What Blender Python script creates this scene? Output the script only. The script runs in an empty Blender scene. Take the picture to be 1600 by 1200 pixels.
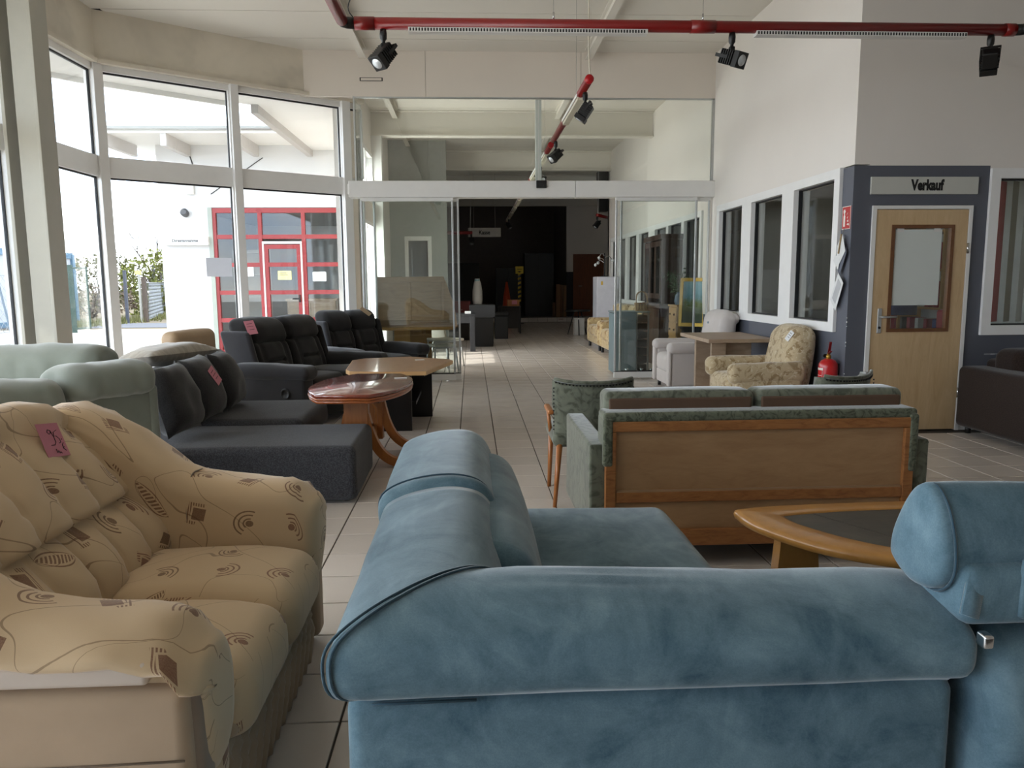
import bpy, bmesh, math, random
import numpy as np
from mathutils import Vector, Matrix
random.seed(7); RNG = np.random.default_rng(5)
PI = math.pi
S = bpy.context.scene
COL = S.collection

# ------------------------------------------------------------ camera, sky, sun, exposure
def set_camera():
    roll = math.radians(0.4); f = 1200.0; ux, uy = -63.115, -159.56
    pitch = math.atan2(-uy, f); yaw = math.atan2(-ux * math.cos(pitch), f)
    r = np.array([math.cos(yaw), -math.sin(yaw), 0.0])
    w = np.array([math.sin(yaw) * math.cos(pitch), math.cos(yaw) * math.cos(pitch), -math.sin(pitch)])
    d = np.cross(w, r)
    R = r * math.cos(roll) + d * math.sin(roll); D = -r * math.sin(roll) + d * math.cos(roll)
    cd = bpy.data.cameras.new('camera'); cd.sensor_width = 36.0; cd.lens = f / 1600 * 36.0
    cd.clip_start = 0.05; cd.clip_end = 400
    co = bpy.data.objects.new('camera', cd); COL.objects.link(co)
    M = Matrix.Identity(4)
    for i in range(3):
        M[i][0] = R[i]; M[i][1] = -D[i]; M[i][2] = -w[i]
    M[2][3] = 1.36
    co.matrix_world = M
    S.camera = co
set_camera()
S.view_settings.view_transform = 'Standard'; S.view_settings.look = 'None'
S.view_settings.gamma = 1.0; S.view_settings.use_curve_mapping = False
S.view_settings.exposure = 1.68

W = bpy.data.worlds.new('sky'); S.world = W; W.use_nodes = True
def build_sky():
    nt = W.node_tree; N = nt.nodes; L = nt.links; N.clear()
    out = N.new('ShaderNodeOutputWorld'); bg = N.new('ShaderNodeBackground')
    tc = N.new('ShaderNodeTexCoord'); mp = N.new('ShaderNodeMapping'); mp.inputs['Scale'].default_value = (2.2, 2.2, 5.0)
    nz = N.new('ShaderNodeTexNoise'); nz.inputs['Scale'].default_value = 1.6; nz.inputs['Detail'].default_value = 6; nz.inputs['Roughness'].default_value = .55
    cr = N.new('ShaderNodeValToRGB'); e = cr.color_ramp.elements
    e[0].position = .42; e[0].color = (.60, .75, 1.0, 1); e[1].position = .62; e[1].color = (1.0, 1.0, 1.0, 1)
    L.new(tc.outputs['Generated'], mp.inputs[0]); L.new(mp.outputs[0], nz.inputs['Vector']); L.new(nz.outputs[0], cr.inputs[0])
    L.new(cr.outputs[0], bg.inputs[0]); bg.inputs[1].default_value = 2.0; L.new(bg.outputs[0], out.inputs[0])
build_sky()
def build_sun():
    l = bpy.data.lights.new('sun', 'SUN'); l.energy = 1.6; l.angle = math.radians(.6); l.color = (1, .96, .9)
    o = bpy.data.objects.new('sun', l); COL.objects.link(o)
    el = math.radians(45); h = Vector((.96, .28)).normalized()
    d = Vector((h.x * math.cos(el), h.y * math.cos(el), -math.sin(el)))
    o.rotation_euler = d.to_track_quat('-Z', 'Y').to_euler(); o.location = (-30, -8, 40)
build_sun()
def window_fill(loc, sx, sy, direction, watts):  # area lamp added at a window to strengthen the light coming in
    l = bpy.data.lights.new('window_fill', 'AREA'); l.shape = 'RECTANGLE'; l.size = sx; l.size_y = sy; l.energy = watts; l.color = (1, .98, .95)
    o = bpy.data.objects.new('window_fill', l); COL.objects.link(o); o.location = loc; o.rotation_euler = Vector(direction).to_track_quat('-Z', 'Y').to_euler()
window_fill((-4.15, 3.4, 1.9), 6.0, 3.3, (1, .05, .12), 46)  # added fill lamp, unseen at the left glazing, brightens the room
window_fill((-2.05, 13.65, 1.75), 2.6, 3.2, (1, 0, -.12), 75)  # added fill lamp just outside the hall windows, brightens the hall
def portal(loc, sx, sy, direction):
    l = bpy.data.lights.new('window_portal', 'AREA'); l.shape = 'RECTANGLE'; l.size = sx; l.size_y = sy; l.energy = 1
    l.cycles.is_portal = True
    o = bpy.data.objects.new('window_portal', l); COL.objects.link(o); o.location = loc
    o.rotation_euler = Vector(direction).to_track_quat('-Z', 'Y').to_euler()

# ------------------------------------------------------------ mesh helpers
def hashn(ix, iy, iz, seed):
    n = (ix * 374761393 + iy * 668265263 + iz * 2147483647 + seed * 974634777) & 0xffffffff
    n = ((n ^ (n >> 13)) * 1274126177) & 0xffffffff
    return ((n ^ (n >> 16)) & 0xffff) / 65535.0
def vnoise(p, seed=0):
    p = np.asarray(p, float); i = np.floor(p).astype(np.int64); f = p - i; f = f * f * (3 - 2 * f); r = 0
    for a in (0, 1):
        for b in (0, 1):
            for c in (0, 1):
                w = (f[:, 0] if a else 1 - f[:, 0]) * (f[:, 1] if b else 1 - f[:, 1]) * (f[:, 2] if c else 1 - f[:, 2])
                r = r + w * hashn(i[:, 0] + a, i[:, 1] + b, i[:, 2] + c, seed)
    return r * 2 - 1

class G:
    """vertices (n,3), faces, per-face-corner uv in metres"""
    def __init__(s, v, f, uv=None): s.v = np.asarray(v, float).reshape(-1, 3); s.f = list(f); s.uv = uv
    def move(s, x=0, y=0, z=0): s.v = s.v + np.array([x, y, z], float); return s
    def rot(s, ax, a, piv=(0, 0, 0)):
        M = np.array(Matrix.Rotation(a, 3, ax)); p = np.array(piv, float); s.v = (s.v - p) @ M.T + p; return s
    def scale(s, x, y=None, z=None):
        y = x if y is None else y; z = x if z is None else z; s.v = s.v * np.array([x, y, z]); return s
    def warp(s, fn): s.v = np.asarray(fn(s.v.copy()), float); return s
    def copy(s): return G(s.v.copy(), list(s.f), None if s.uv is None else list(s.uv))
    def normals(s):
        n = np.zeros_like(s.v)
        for q in s.f:
            a = s.v[list(q)]; c = np.cross(a[1] - a[0], a[2] - a[0]) + (np.cross(a[2] - a[0], a[3] - a[0]) if len(q) > 3 else 0)
            for k in q: n[k] += c
        l = np.linalg.norm(n, axis=1, keepdims=True); return n / np.maximum(l, 1e-12)
    def wrinkle(s, amp, scale=(1, 1, 1), seed=0, mask=None):
        d = vnoise(s.v * np.array(scale), seed) * .65 + vnoise(s.v * np.array(scale) * 2.1 + 5, seed + 3) * .35
        if mask is not None: d = d * mask(s.v)
        s.v = s.v + s.normals() * (amp * d)[:, None]; return s

def join(*gs):
    gs = [g for g in gs if g is not None]; v = []; f = []; uv = []; n = 0
    for g in gs:
        v.append(g.v); f += [tuple(k + n for k in q) for q in g.f]; n += len(g.v)
        uv += list(g.uv) if g.uv is not None else [None] * len(g.f)
    return G(np.vstack(v), f, uv)

def auto_uv(g):
    uv = []
    old = g.uv if g.uv is not None else [None] * len(g.f)
    for q, u in zip(g.f, old):
        if u is not None: uv.append(u); continue
        a = g.v[list(q)]; c = np.abs(np.cross(a[1] - a[0], a[2] - a[0])); k = int(np.argmax(c))
        ij = ((1, 2), (0, 2), (0, 1))[k]
        uv.append([(x[ij[0]] + (.37 * k), x[ij[1]] + .21 * k) for x in a])
    return uv

def mesh_of(name, g, mat=None, smooth=False, uv=True):
    me = bpy.data.meshes.new(name); me.from_pydata(g.v.tolist(), [], [list(q) for q in g.f])
    if uv:
        U = auto_uv(g); lay = me.uv_layers.new(name='UVMap'); flat = [c for q in U for p in q for c in p]; lay.data.foreach_set('uv', flat)
    me.update()
    if smooth: me.polygons.foreach_set('use_smooth', [True] * len(me.polygons))
    if mat is not None: me.materials.append(mat)
    bm = bmesh.new(); bm.from_mesh(me); bmesh.ops.recalc_face_normals(bm, faces=bm.faces); bm.to_mesh(me); bm.free()
    return me

def tag(o, label=None, cat=None, group=None, kind=None):
    if label: o['label'] = label
    if cat: o['category'] = cat
    if group: o['group'] = group
    if kind: o['kind'] = kind
    return o
def thing(name, label, cat, loc=(0, 0, 0), rz=0.0, group=None):
    o = bpy.data.objects.new(name, None); COL.objects.link(o); o.location = loc; o.rotation_euler = (0, 0, rz); o.empty_display_size = .1
    return tag(o, label, cat, group)
def part(name, g, mat, parent=None, smooth=False, label=None, kind=None, world=False):
    """one mesh object; geometry is local to its parent (world=True: given in world metres, parent unrotated)"""
    g = g.copy()
    if world and parent is not None:
        q = parent; off = np.zeros(3)
        while q is not None: off += np.array(q.location); q = q.parent
        g.v = g.v - off
    o = bpy.data.objects.new(name, mesh_of(name, g, mat, smooth)); COL.objects.link(o)
    if parent is not None: o.parent = parent
    if label: o['label'] = label
    if kind: o['kind'] = kind
    return o
def single(name, g, mat, label, cat, group=None, smooth=False, base=None, kind=None):
    """a thing that is one mesh, given in world metres; its origin goes to its base"""
    g = g.copy(); lo, hi = g.v.min(0), g.v.max(0); b = np.array(base if base is not None else [(lo[0] + hi[0]) / 2, (lo[1] + hi[1]) / 2, lo[2]], float)
    g.v = g.v - b
    o = bpy.data.objects.new(name, mesh_of(name, g, mat, smooth)); COL.objects.link(o); o.location = b
    return tag(o, label, cat, group, kind)
def struct(name, g, mat, parent=None, smooth=False):
    o = bpy.data.objects.new(name, mesh_of(name, g, mat, smooth)); COL.objects.link(o)
    if parent is not None: o.parent = parent
    else: o['kind'] = 'structure'
    return o
def room_empty(name):
    o = bpy.data.objects.new(name, None); COL.objects.link(o); o['kind'] = 'structure'; return o
def dup(root, loc=None, rz=None, label=None, group=None):
    def cp(o, p):
        c = o.copy(); COL.objects.link(c)
        if p is not None: c.parent = p
        for ch in list(o.children): cp(ch, c)
        return c
    r = cp(root, None)
    if loc is not None: r.location = loc
    if rz is not None: r.rotation_euler = (0, 0, rz)
    if label: r['label'] = label
    if group: r['group'] = group
    return r

def box(x0, x1, y0, y1, z0, z1):
    x0, x1 = min(x0, x1), max(x0, x1); y0, y1 = min(y0, y1), max(y0, y1); z0, z1 = min(z0, z1), max(z0, z1)
    v = [(x0, y0, z0), (x1, y0, z0), (x1, y1, z0), (x0, y1, z0), (x0, y0, z1), (x1, y0, z1), (x1, y1, z1), (x0, y1, z1)]
    return G(v, [(0, 3, 2, 1), (4, 5, 6, 7), (0, 1, 5, 4), (1, 2, 6, 5), (2, 3, 7, 6), (3, 0, 4, 7)])
def rbox(sx, sy, sz, r=.03, n=(1, 1, 1), k=3, puff=(0, 0, 0)):
    """rounded box centred on the origin; n inner segments, k corner segments, puff bulges the faces"""
    h = np.array([sx, sy, sz]) / 2; r = min(r, h.min() * .999); ax = []
    for a in range(3):
        inner = np.linspace(-(h[a] - r), h[a] - r, n[a] + 1); t = r * np.tan(np.linspace(0, PI / 4, k + 1))[1:]
        ax.append(np.concatenate([-(h[a] - r) - t[::-1], inner, (h[a] - r) + t]))
    V = {}; P = []; F = []; UV = []
    def vid(i):
        if i not in V: V[i] = len(P); P.append((ax[0][i[0]], ax[1][i[1]], ax[2][i[2]]))
        return V[i]
    m = [len(a) - 1 for a in ax]
    for a in range(3):
        b, c = (a + 1) % 3, (a + 2) % 3
        for side in (0, m[a]):
            for i in range(m[b]):
                for j in range(m[c]):
                    q = []
                    for (di, dj) in ((0, 0), (1, 0), (1, 1), (0, 1)):
                        id_ = [0, 0, 0]; id_[a] = side; id_[b] = i + di; id_[c] = j + dj; q.append(tuple(id_))
                    if side == 0: q = q[::-1]
                    F.append(tuple(vid(x) for x in q))
                    o = .31 * a + (.57 if side else 0)
                    if a == 0: UV.append([(ax[1][x[1]] + o, ax[2][x[2]]) for x in q])
                    elif a == 1: UV.append([(ax[0][x[0]] + o, ax[2][x[2]]) for x in q])
                    else: UV.append([(ax[0][x[0]] + o, ax[1][x[1]]) for x in q])
    P = np.array(P); c = np.clip(P, -(h - r), h - r); d = P - c; l = np.linalg.norm(d, axis=1, keepdims=True)
    P = c + d / np.maximum(l, 1e-9) * r
    u = P / h
    for a in range(3):
        if puff[a]:
            b, c_ = (a + 1) % 3, (a + 2) % 3
            P[:, a] += puff[a] * u[:, a] * np.clip(1 - u[:, b] ** 2, 0, 1) ** .7 * np.clip(1 - u[:, c_] ** 2, 0, 1) ** .7
    return G(P, F, UV)
def rb(x0, x1, y0, y1, z0, z1, r=.02, n=(1, 1, 1), k=2, puff=(0, 0, 0)):
    return rbox(abs(x1 - x0), abs(y1 - y0), abs(z1 - z0), r, n, k, puff).move((x0 + x1) / 2, (y0 + y1) / 2, (z0 + z1) / 2)
def loft(secs, closed=True, caps=True, uvs=True):
    secs = [np.asarray(s, float) for s in secs]; n = len(secs[0]); m = len(secs); v = np.vstack(secs); F = []; UV = []
    L = [0.0]
    for a, b in zip(secs[:-1], secs[1:]): L.append(L[-1] + float(np.linalg.norm(a.mean(0) - b.mean(0))))
    s0 = secs[m // 2]; seg = np.linalg.norm(np.roll(s0, -1, 0) - s0, axis=1); per = np.concatenate([[0], np.cumsum(seg)])
    for i in range(m - 1):
        for j in range(n if closed else n - 1):
            k = (j + 1) % n
            F.append((i * n + j, (i + 1) * n + j, (i + 1) * n + k, i * n + k))
            UV.append([(L[i], per[j]), (L[i + 1], per[j]), (L[i + 1], per[j + 1]), (L[i], per[j + 1])])
    if caps and closed:
        for i, rev in ((0, False), (m - 1, True)):
            c = len(v); v = np.vstack([v, secs[i].mean(0)[None]])
            for j in range(n):
                k = (j + 1) % n; q = (i * n + j, i * n + k, c); F.append(q[::-1] if rev else q); UV.append(None)
    return G(v, F, UV)
def tube(path, r, n=8, caps=True):
    path = [np.asarray(p, float) for p in path]; secs = []; up = None
    rs = r if hasattr(r, '__len__') else [r] * len(path)
    for i, p in enumerate(path):
        t = (path[min(i + 1, len(path) - 1)] - path[max(i - 1, 0)]); t = t / max(np.linalg.norm(t), 1e-9)
        if up is None:
            a = np.array([0, 0, 1.0]) if abs(t[2]) < .9 else np.array([1.0, 0, 0]); up = a
        u = up - t * (up @ t); u /= np.linalg.norm(u); up = u; w = np.cross(t, u)
        secs.append(np.array([p + rs[i] * (math.cos(x) * u + math.sin(x) * w) for x in np.linspace(0, 2 * PI, n, endpoint=False)]))
    return loft(secs, caps=caps)
def lathe(prof, n=20, cx=0, cy=0):
    secs = [np.array([(cx + max(r, 1e-4) * math.cos(a), cy + max(r, 1e-4) * math.sin(a), z) for a in np.linspace(0, 2 * PI, n, endpoint=False)]) for r, z in prof]
    return loft(secs)
def cyl(x, y, z0, z1, r, n=14): return lathe([(r, z0), (r, z1)], n, x, y)
def prism(poly, z0, z1):
    n = len(poly); v = [(x, y, z0) for x, y in poly] + [(x, y, z1) for x, y in poly]
    return G(v, [tuple(range(n))[::-1], tuple(range(n, 2 * n))] + [(i, (i + 1) % n, n + (i + 1) % n, n + i) for i in range(n)])
def prism_y(poly, y0, y1):
    n = len(poly); v = [(x, y0, z) for x, z in poly] + [(x, y1, z) for x, z in poly]
    return G(v, [tuple(range(n)), tuple(range(n, 2 * n))[::-1]] + [(i, (i + 1) % n, n + (i + 1) % n, n + i)[::-1] for i in range(n)])
def prism_x(poly, x0, x1):
    n = len(poly); v = [(x0, y, z) for y, z in poly] + [(x1, y, z) for y, z in poly]
    return G(v, [tuple(range(n)), tuple(range(n, 2 * n))[::-1]] + [(i, (i + 1) % n, n + (i + 1) % n, n + i)[::-1] for i in range(n)])
def rounded_slab(poly, z0, z1, r=.012):
    """horizontal slab with softly rounded rim, poly counter-clockwise"""
    P = np.array(poly, float); c = P.mean(0); secs = []
    nx = np.roll(P, -1, 0) - np.roll(P, 1, 0); nrm = np.stack([nx[:, 1], -nx[:, 0]], 1); nrm /= np.maximum(np.linalg.norm(nrm, axis=1, keepdims=True), 1e-9)
    for k in range(5):
        a = PI * k / 4; ins = r * (1 - math.sin(a)); secs.append(np.column_stack([P - nrm * ins, np.full(len(P), (z0 + r) - r * math.cos(a) if k < 2 else ((z0 + z1) / 2 if k == 2 else (z1 - r) - r * math.cos(a)))]))
    return loft(secs)
def hexa(bl, br, tr, tl, thick):
    """thin solid from four corners and a thickness vector"""
    q = np.array([bl, br, tr, tl], float); t = np.asarray(thick, float)
    return G(np.vstack([q, q + t]), [(3, 2, 1, 0), (4, 5, 6, 7), (0, 1, 5, 4), (1, 2, 6, 5), (2, 3, 7, 6), (3, 0, 4, 7)])
def bar(p, q, w, h, up=(0, 0, 1)):
    """rectangular bar from p to q, width w across, height h along up"""
    p = np.asarray(p, float); q = np.asarray(q, float); t = (q - p) / np.linalg.norm(q - p); u = np.asarray(up, float); u = u - t * (u @ t); u /= np.linalg.norm(u); s = np.cross(t, u)
    c = [(-w / 2) * s - (h / 2) * u, (w / 2) * s - (h / 2) * u, (w / 2) * s + (h / 2) * u, (-w / 2) * s + (h / 2) * u]
    return G(np.array([p + k for k in c] + [q + k for k in c]), [(0, 1, 2, 3), (7, 6, 5, 4), (0, 4, 5, 1), (1, 5, 6, 2), (2, 6, 7, 3), (3, 7, 4, 0)])
def text_part(name, body, size, mat, parent, loc, rot, sx=1.0, bold=.004, depth=.002):
    cu = bpy.data.curves.new(name, 'FONT'); cu.body = body; cu.size = size; cu.align_x = 'CENTER'; cu.align_y = 'CENTER'; cu.extrude = depth; cu.offset = bold; cu.resolution_u = 3
    tmp = bpy.data.objects.new(name + '_curve', cu); COL.objects.link(tmp); dg = bpy.context.evaluated_depsgraph_get()
    me = bpy.data.meshes.new_from_object(tmp.evaluated_get(dg)); bpy.data.objects.remove(tmp); me.materials.clear(); me.materials.append(mat)
    o = bpy.data.objects.new(name, me); COL.objects.link(o); o.location = loc; o.rotation_euler = rot; o.scale = (sx, 1, 1); o.parent = parent
    return o

# ------------------------------------------------------------ materials
def lin(c): return tuple((x / 12.92 if x <= .04045 else ((x + .055) / 1.055) ** 2.4) for x in c)
class MB:
    def __init__(s, name):
        s.m = bpy.data.materials.new(name); s.m.use_nodes = True; s.nt = s.m.node_tree; s.N = s.nt.nodes; s.L = s.nt.links; s.b = s.N['Principled BSDF']
        s.tc = s.N.new('ShaderNodeTexCoord')
    def node(s, t, **kw):
        n = s.N.new(t)
        for k, v in kw.items():
            if k in n.inputs: n.inputs[k].default_value = v
            else: setattr(n, k, v)
        return n
    def mapping(s, src, scale): 
        m = s.N.new('ShaderNodeMapping'); m.inputs['Scale'].default_value = scale; s.L.new(s.tc.outputs[src], m.inputs[0]); return m.outputs[0]
    def noise(s, vec, scale, detail=3, rough=.5, dist=0.0):
        n = s.node('ShaderNodeTexNoise', Scale=scale, Detail=detail, Roughness=rough, Distortion=dist); s.L.new(vec, n.inputs['Vector']); return n.outputs[0]
    def ramp(s, fac, stops):
        r = s.N.new('ShaderNodeValToRGB'); e = r.color_ramp.elements
        while len(e) < len(stops): e.new(.5)
        for k, (p, c) in zip(e, stops): k.position = p; k.color = (*c, 1) if len(c) == 3 else c
        s.L.new(fac, r.inputs[0]); return r.outputs[0]
    def mix(s, fac, a, b, mode='MIX'):
        m = s.N.new('ShaderNodeMix'); m.data_type = 'RGBA'; m.blend_type = mode; I = [m.inputs[0], m.inputs[6], m.inputs[7]]
        for i, x in zip(I, (fac, a, b)):
            if hasattr(x, 'is_linked'): s.L.new(x, i)
            else: i.default_value = x if not isinstance(x, tuple) or len(x) == 4 else (*x, 1)
        return m.outputs[2]
    def math(s, op, a, b=0.0, c=None, clamp=False):
        m = s.N.new('ShaderNodeMath'); m.operation = op; m.use_clamp = clamp
        for i, x in zip(m.inputs, (a, b) if c is None else (a, b, c)):
            if hasattr(x, 'is_linked'): s.L.new(x, i)
            else: i.default_value = x
        return m.outputs[0]
    def bump(s, h, strength=.3, dist=.01):
        n = s.node('ShaderNodeBump', Strength=strength, Distance=dist); s.L.new(h, n.inputs['Height']); s.L.new(n.outputs[0], s.b.inputs['Normal'])
    def col(s, x):
        if hasattr(x, 'is_linked'): s.L.new(x, s.b.inputs['Base Color'])
        else: s.b.inputs['Base Color'].default_value = (*x, 1)
    def set(s, **kw):
        for k, v in kw.items(): s.b.inputs[k].default_value = v
        return s
def plain(name, c, rough=.6, metal=0.0, var=.06, scale=9.0, bump=0.0, coat=0.0, src='Object'):
    """paint, metal, plastic: colour with faint uneven tone and relief"""
    B = MB(name); c = lin(c); n = B.noise(B.mapping(src, (1, 1, 1)), scale, 4)
    B.col(B.ramp(n, [(.25, tuple(x * (1 - var) for x in c)), (.75, tuple(min(1, x * (1 + var)) for x in c))]))
    B.set(Roughness=rough, Metallic=metal)
    if coat: B.set(**{'Coat Weight': coat, 'Coat Roughness': .08})
    if bump: B.bump(B.noise(B.mapping(src, (1, 1, 1)), scale * 12, 2), bump, .004)
    return B.m
def fabric(name, c, var=.18, vscale=6.0, weave=900.0, wb=.25, rough=.9, sheen=.25, fleck=0.0, src='Object', stretch=(1, 1, 1)):
    B = MB(name); c = lin(c); v = B.mapping(src, stretch)
    n = B.noise(v, vscale, 5, .6)
    cc = B.ramp(n, [(.3, tuple(x * (1 - var) for x in c)), (.7, tuple(min(1, x * (1 + var)) for x in c))])
    if fleck:
        f = B.noise(B.mapping(src, (1, 1, 1)), weave * .35, 2, .7)
        cc = B.mix(B.ramp(f, [(.42, (0, 0, 0)), (.62, (1, 1, 1))]), cc, tuple(min(1, x * (1 + fleck) + .01 * fleck) for x in c))
    B.col(cc); B.set(Roughness=rough); B.set(**{'Sheen Weight': sheen, 'Sheen Roughness': .5, 'Specular IOR Level': .2})
    B.bump(B.noise(B.mapping(src, (1, 1, 1)), weave, 2, .6), wb, .002)
    return B.m
def velvet(name, c, c2, vscale=5.0, sheen=.5):
    B = MB(name); v = B.mapping('Object', (1, 1, 1.3)); n = B.noise(v, vscale, 7, .65, .7); n2 = B.noise(B.mapping('Object', (3, 1, 2)), 3.2, 4, .6, 1.2)
    a = B.math('ADD', B.math('MULTIPLY', n, .65), B.math('MULTIPLY', n2, .35))
    fine = B.noise(B.mapping('Object', (1, 1, 1)), 260, 2, .7)
    a = B.math('ADD', a, B.math('MULTIPLY', B.math('SUBTRACT', fine, .5), .16))
    B.col(B.ramp(a, [(.34, lin(c)), (.52, tuple((x + y) / 2 for x, y in zip(lin(c), lin(c2)))), (.68, lin(c2))]))
    B.set(Roughness=.85); B.set(**{'Sheen Weight': sheen, 'Sheen Roughness': .35, 'Specular IOR Level': .15})
    B.bump(B.noise(B.mapping('Object', (1, 1, 1)), 480, 2), .18, .002)
    return B.m
def wood(name, c1, c2, scale=(1, 14, 14), rough=.4, coat=0.0, ring=2.5, src='Object'):
    B = MB(name); v = B.mapping(src, scale); n = B.noise(v, ring, 6, .6, 1.6); n2 = B.noise(B.mapping(src, tuple(x * 9 for x in scale)), 3, 3)
    cc = B.ramp(n, [(.28, lin(c1)), (.45, tuple((a + b) / 2 for a, b in zip(lin(c1), lin(c2)))), (.72, lin(c2))])
    cc = B.mix(B.math('MULTIPLY', n2, .25), cc, tuple(x * .6 for x in lin(c1)))
    B.col(cc); B.set(Roughness=rough)
    if coat: B.set(**{'Coat Weight': coat, 'Coat Roughness': .06})
    B.bump(n2, .06, .002)
    return B.m
def glass(name, tint=(1, 1, 1), refl=1.0):
    m = bpy.data.materials.new(name); m.use_nodes = True; N = m.node_tree.nodes; L = m.node_tree.links; N.clear()
    o = N.new('ShaderNodeOutputMaterial'); mx = N.new('ShaderNodeMixShader'); t = N.new('ShaderNodeBsdfTransparent'); g = N.new('ShaderNodeBsdfGlossy'); lw = N.new('ShaderNodeLayerWeight')
    lw.inputs[0].default_value = .5; t.inputs[0].default_value = (*tint, 1); g.inputs['Roughness'].default_value = .0
    pw = N.new('ShaderNodeMath'); pw.operation = 'POWER'; pw.inputs[1].default_value = 5.0; L.new(lw.outputs['Facing'], pw.inputs[0])
    mm = N.new('ShaderNodeMath'); mm.operation = 'MULTIPLY_ADD'; mm.inputs[1].default_value = .9; mm.inputs[2].default_value = .042 * refl; L.new(pw.outputs[0], mm.inputs[0])
    L.new(mm.outputs[0], mx.inputs[0]); L.new(t.outputs[0], mx.inputs[1]); L.new(g.outputs[0], mx.inputs[2]); L.new(mx.outputs[0], o.inputs[0])
    return m
# ------------------------------------------------------------ shared materials
def tile_mat(name, c, rough):
    B = MB(name); oi = B.N.new('ShaderNodeObjectInfo'); va = B.N.new('ShaderNodeVectorMath'); va.operation = 'ADD'; mu = B.N.new('ShaderNodeVectorMath'); mu.operation = 'SCALE'; mu.inputs[0].default_value = (37, 53, 11); B.L.new(oi.outputs['Random'], mu.inputs['Scale']); B.L.new(B.tc.outputs['Object'], va.inputs[0]); B.L.new(mu.outputs[0], va.inputs[1]); n = B.noise(va.outputs[0], 3.5, 5, .6); c = lin(c)
    gr = B.noise(B.mapping('Object', (1, 1, 1)), 60, 3, .7)
    k = B.math('ADD', B.math('MULTIPLY', oi.outputs['Random'], .35), B.math('MULTIPLY', n, .45)); k = B.math('ADD', k, B.math('MULTIPLY', gr, .2))
    B.col(B.ramp(k, [(.25, tuple(x * .93 for x in c)), (.75, tuple(x * 1.05 for x in c))])); B.ramp
    r = B.ramp(n, [(.3, (rough - .01,) * 3), (.7, (rough + .04,) * 3)]); B.L.new(r, B.b.inputs['Roughness'])
    return B.m
M_tile = tile_mat('floor_tile_ceramic', (.83, .79, .75), .2)
M_grout = plain('grout_brown', (.25, .22, .19), .9)
M_wall = plain('wall_paint_white', (.875, .85, .82), .8, var=.02, scale=1.5, bump=.04)
M_grey = plain('wall_paint_slate', (.34, .35, .385), .6, var=.04, scale=2.0, bump=.04)
M_fascia = plain('fascia_board', (.87, .835, .79), .7, var=.03, scale=1.2)
def stained():
    B = MB('stained_fascia'); n = B.noise(B.mapping('Object', (1, 1, 1)), 1.1, 4, .55, .4); c = lin((.88, .845, .78))
    B.col(B.ramp(n, [(.35, c), (.5, tuple(x * .93 for x in c)), (.62, tuple(x * .78 for x in c))])); B.set(Roughness=.75); return B.m
M_stain = stained()
M_ceil = plain('ceiling_panel_paint', (.88, .86, .82), .6, var=.02, scale=1.0)
M_white = plain('white_powder_coat', (.88, .875, .86), .42, var=.02)
M_frame = plain('white_window_frame', (.90, .895, .885), .4, var=.02)
M_trim = plain('white_baseboard', (.83, .82, .80), .5)
M_alu = plain('brushed_aluminium', (.72, .73, .73), .35, .75)
M_steel = plain('chrome_steel', (.78, .78, .78), .18, 1.0, var=.02)
M_gasket = plain('black_gasket', (.09, .09, .10), .6)
M_black = plain('black_plastic', (.045, .045, .045), .45)
M_dark = plain('dark_void', (.10, .095, .09), .8)
M_glass = glass('window_glass', (.97, .985, .975))
M_gglass = glass('green_tinted_glass', (.935, .96, .95), 1.3)
M_paper = plain('white_paper', (.86, .86, .85), .85, var=.02)
def thin_paper(name, c):
    m = plain(name, c, .85, var=.02); nt = m.node_tree; N = nt.nodes; t = N.new('ShaderNodeBsdfTranslucent'); t.inputs[0].default_value = (*lin(c), 1); mx = N.new('ShaderNodeMixShader'); mx.inputs[0].default_value = .45
    nt.links.new(N['Principled BSDF'].outputs[0], mx.inputs[1]); nt.links.new(t.outputs[0], mx.inputs[2]); nt.links.new(mx.outputs[0], N['Material Output'].inputs[0]); return m
M_thin = thin_paper('thin_paper', (.86, .86, .87))
M_ink = plain('black_ink', (.05, .05, .055), .7)
M_pink = plain('pink_card', (.78, .50, .55), .85, var=.03)

ZC = 4.37; XR = 3.32; YP = 10.6; YD = 6.65; XL = -1.73
M1 = (-4.21, 9.19); M2 = (-2.95, 10.13); M3 = (-1.72, 11.0); M4 = (-1.50, 11.16)

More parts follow.
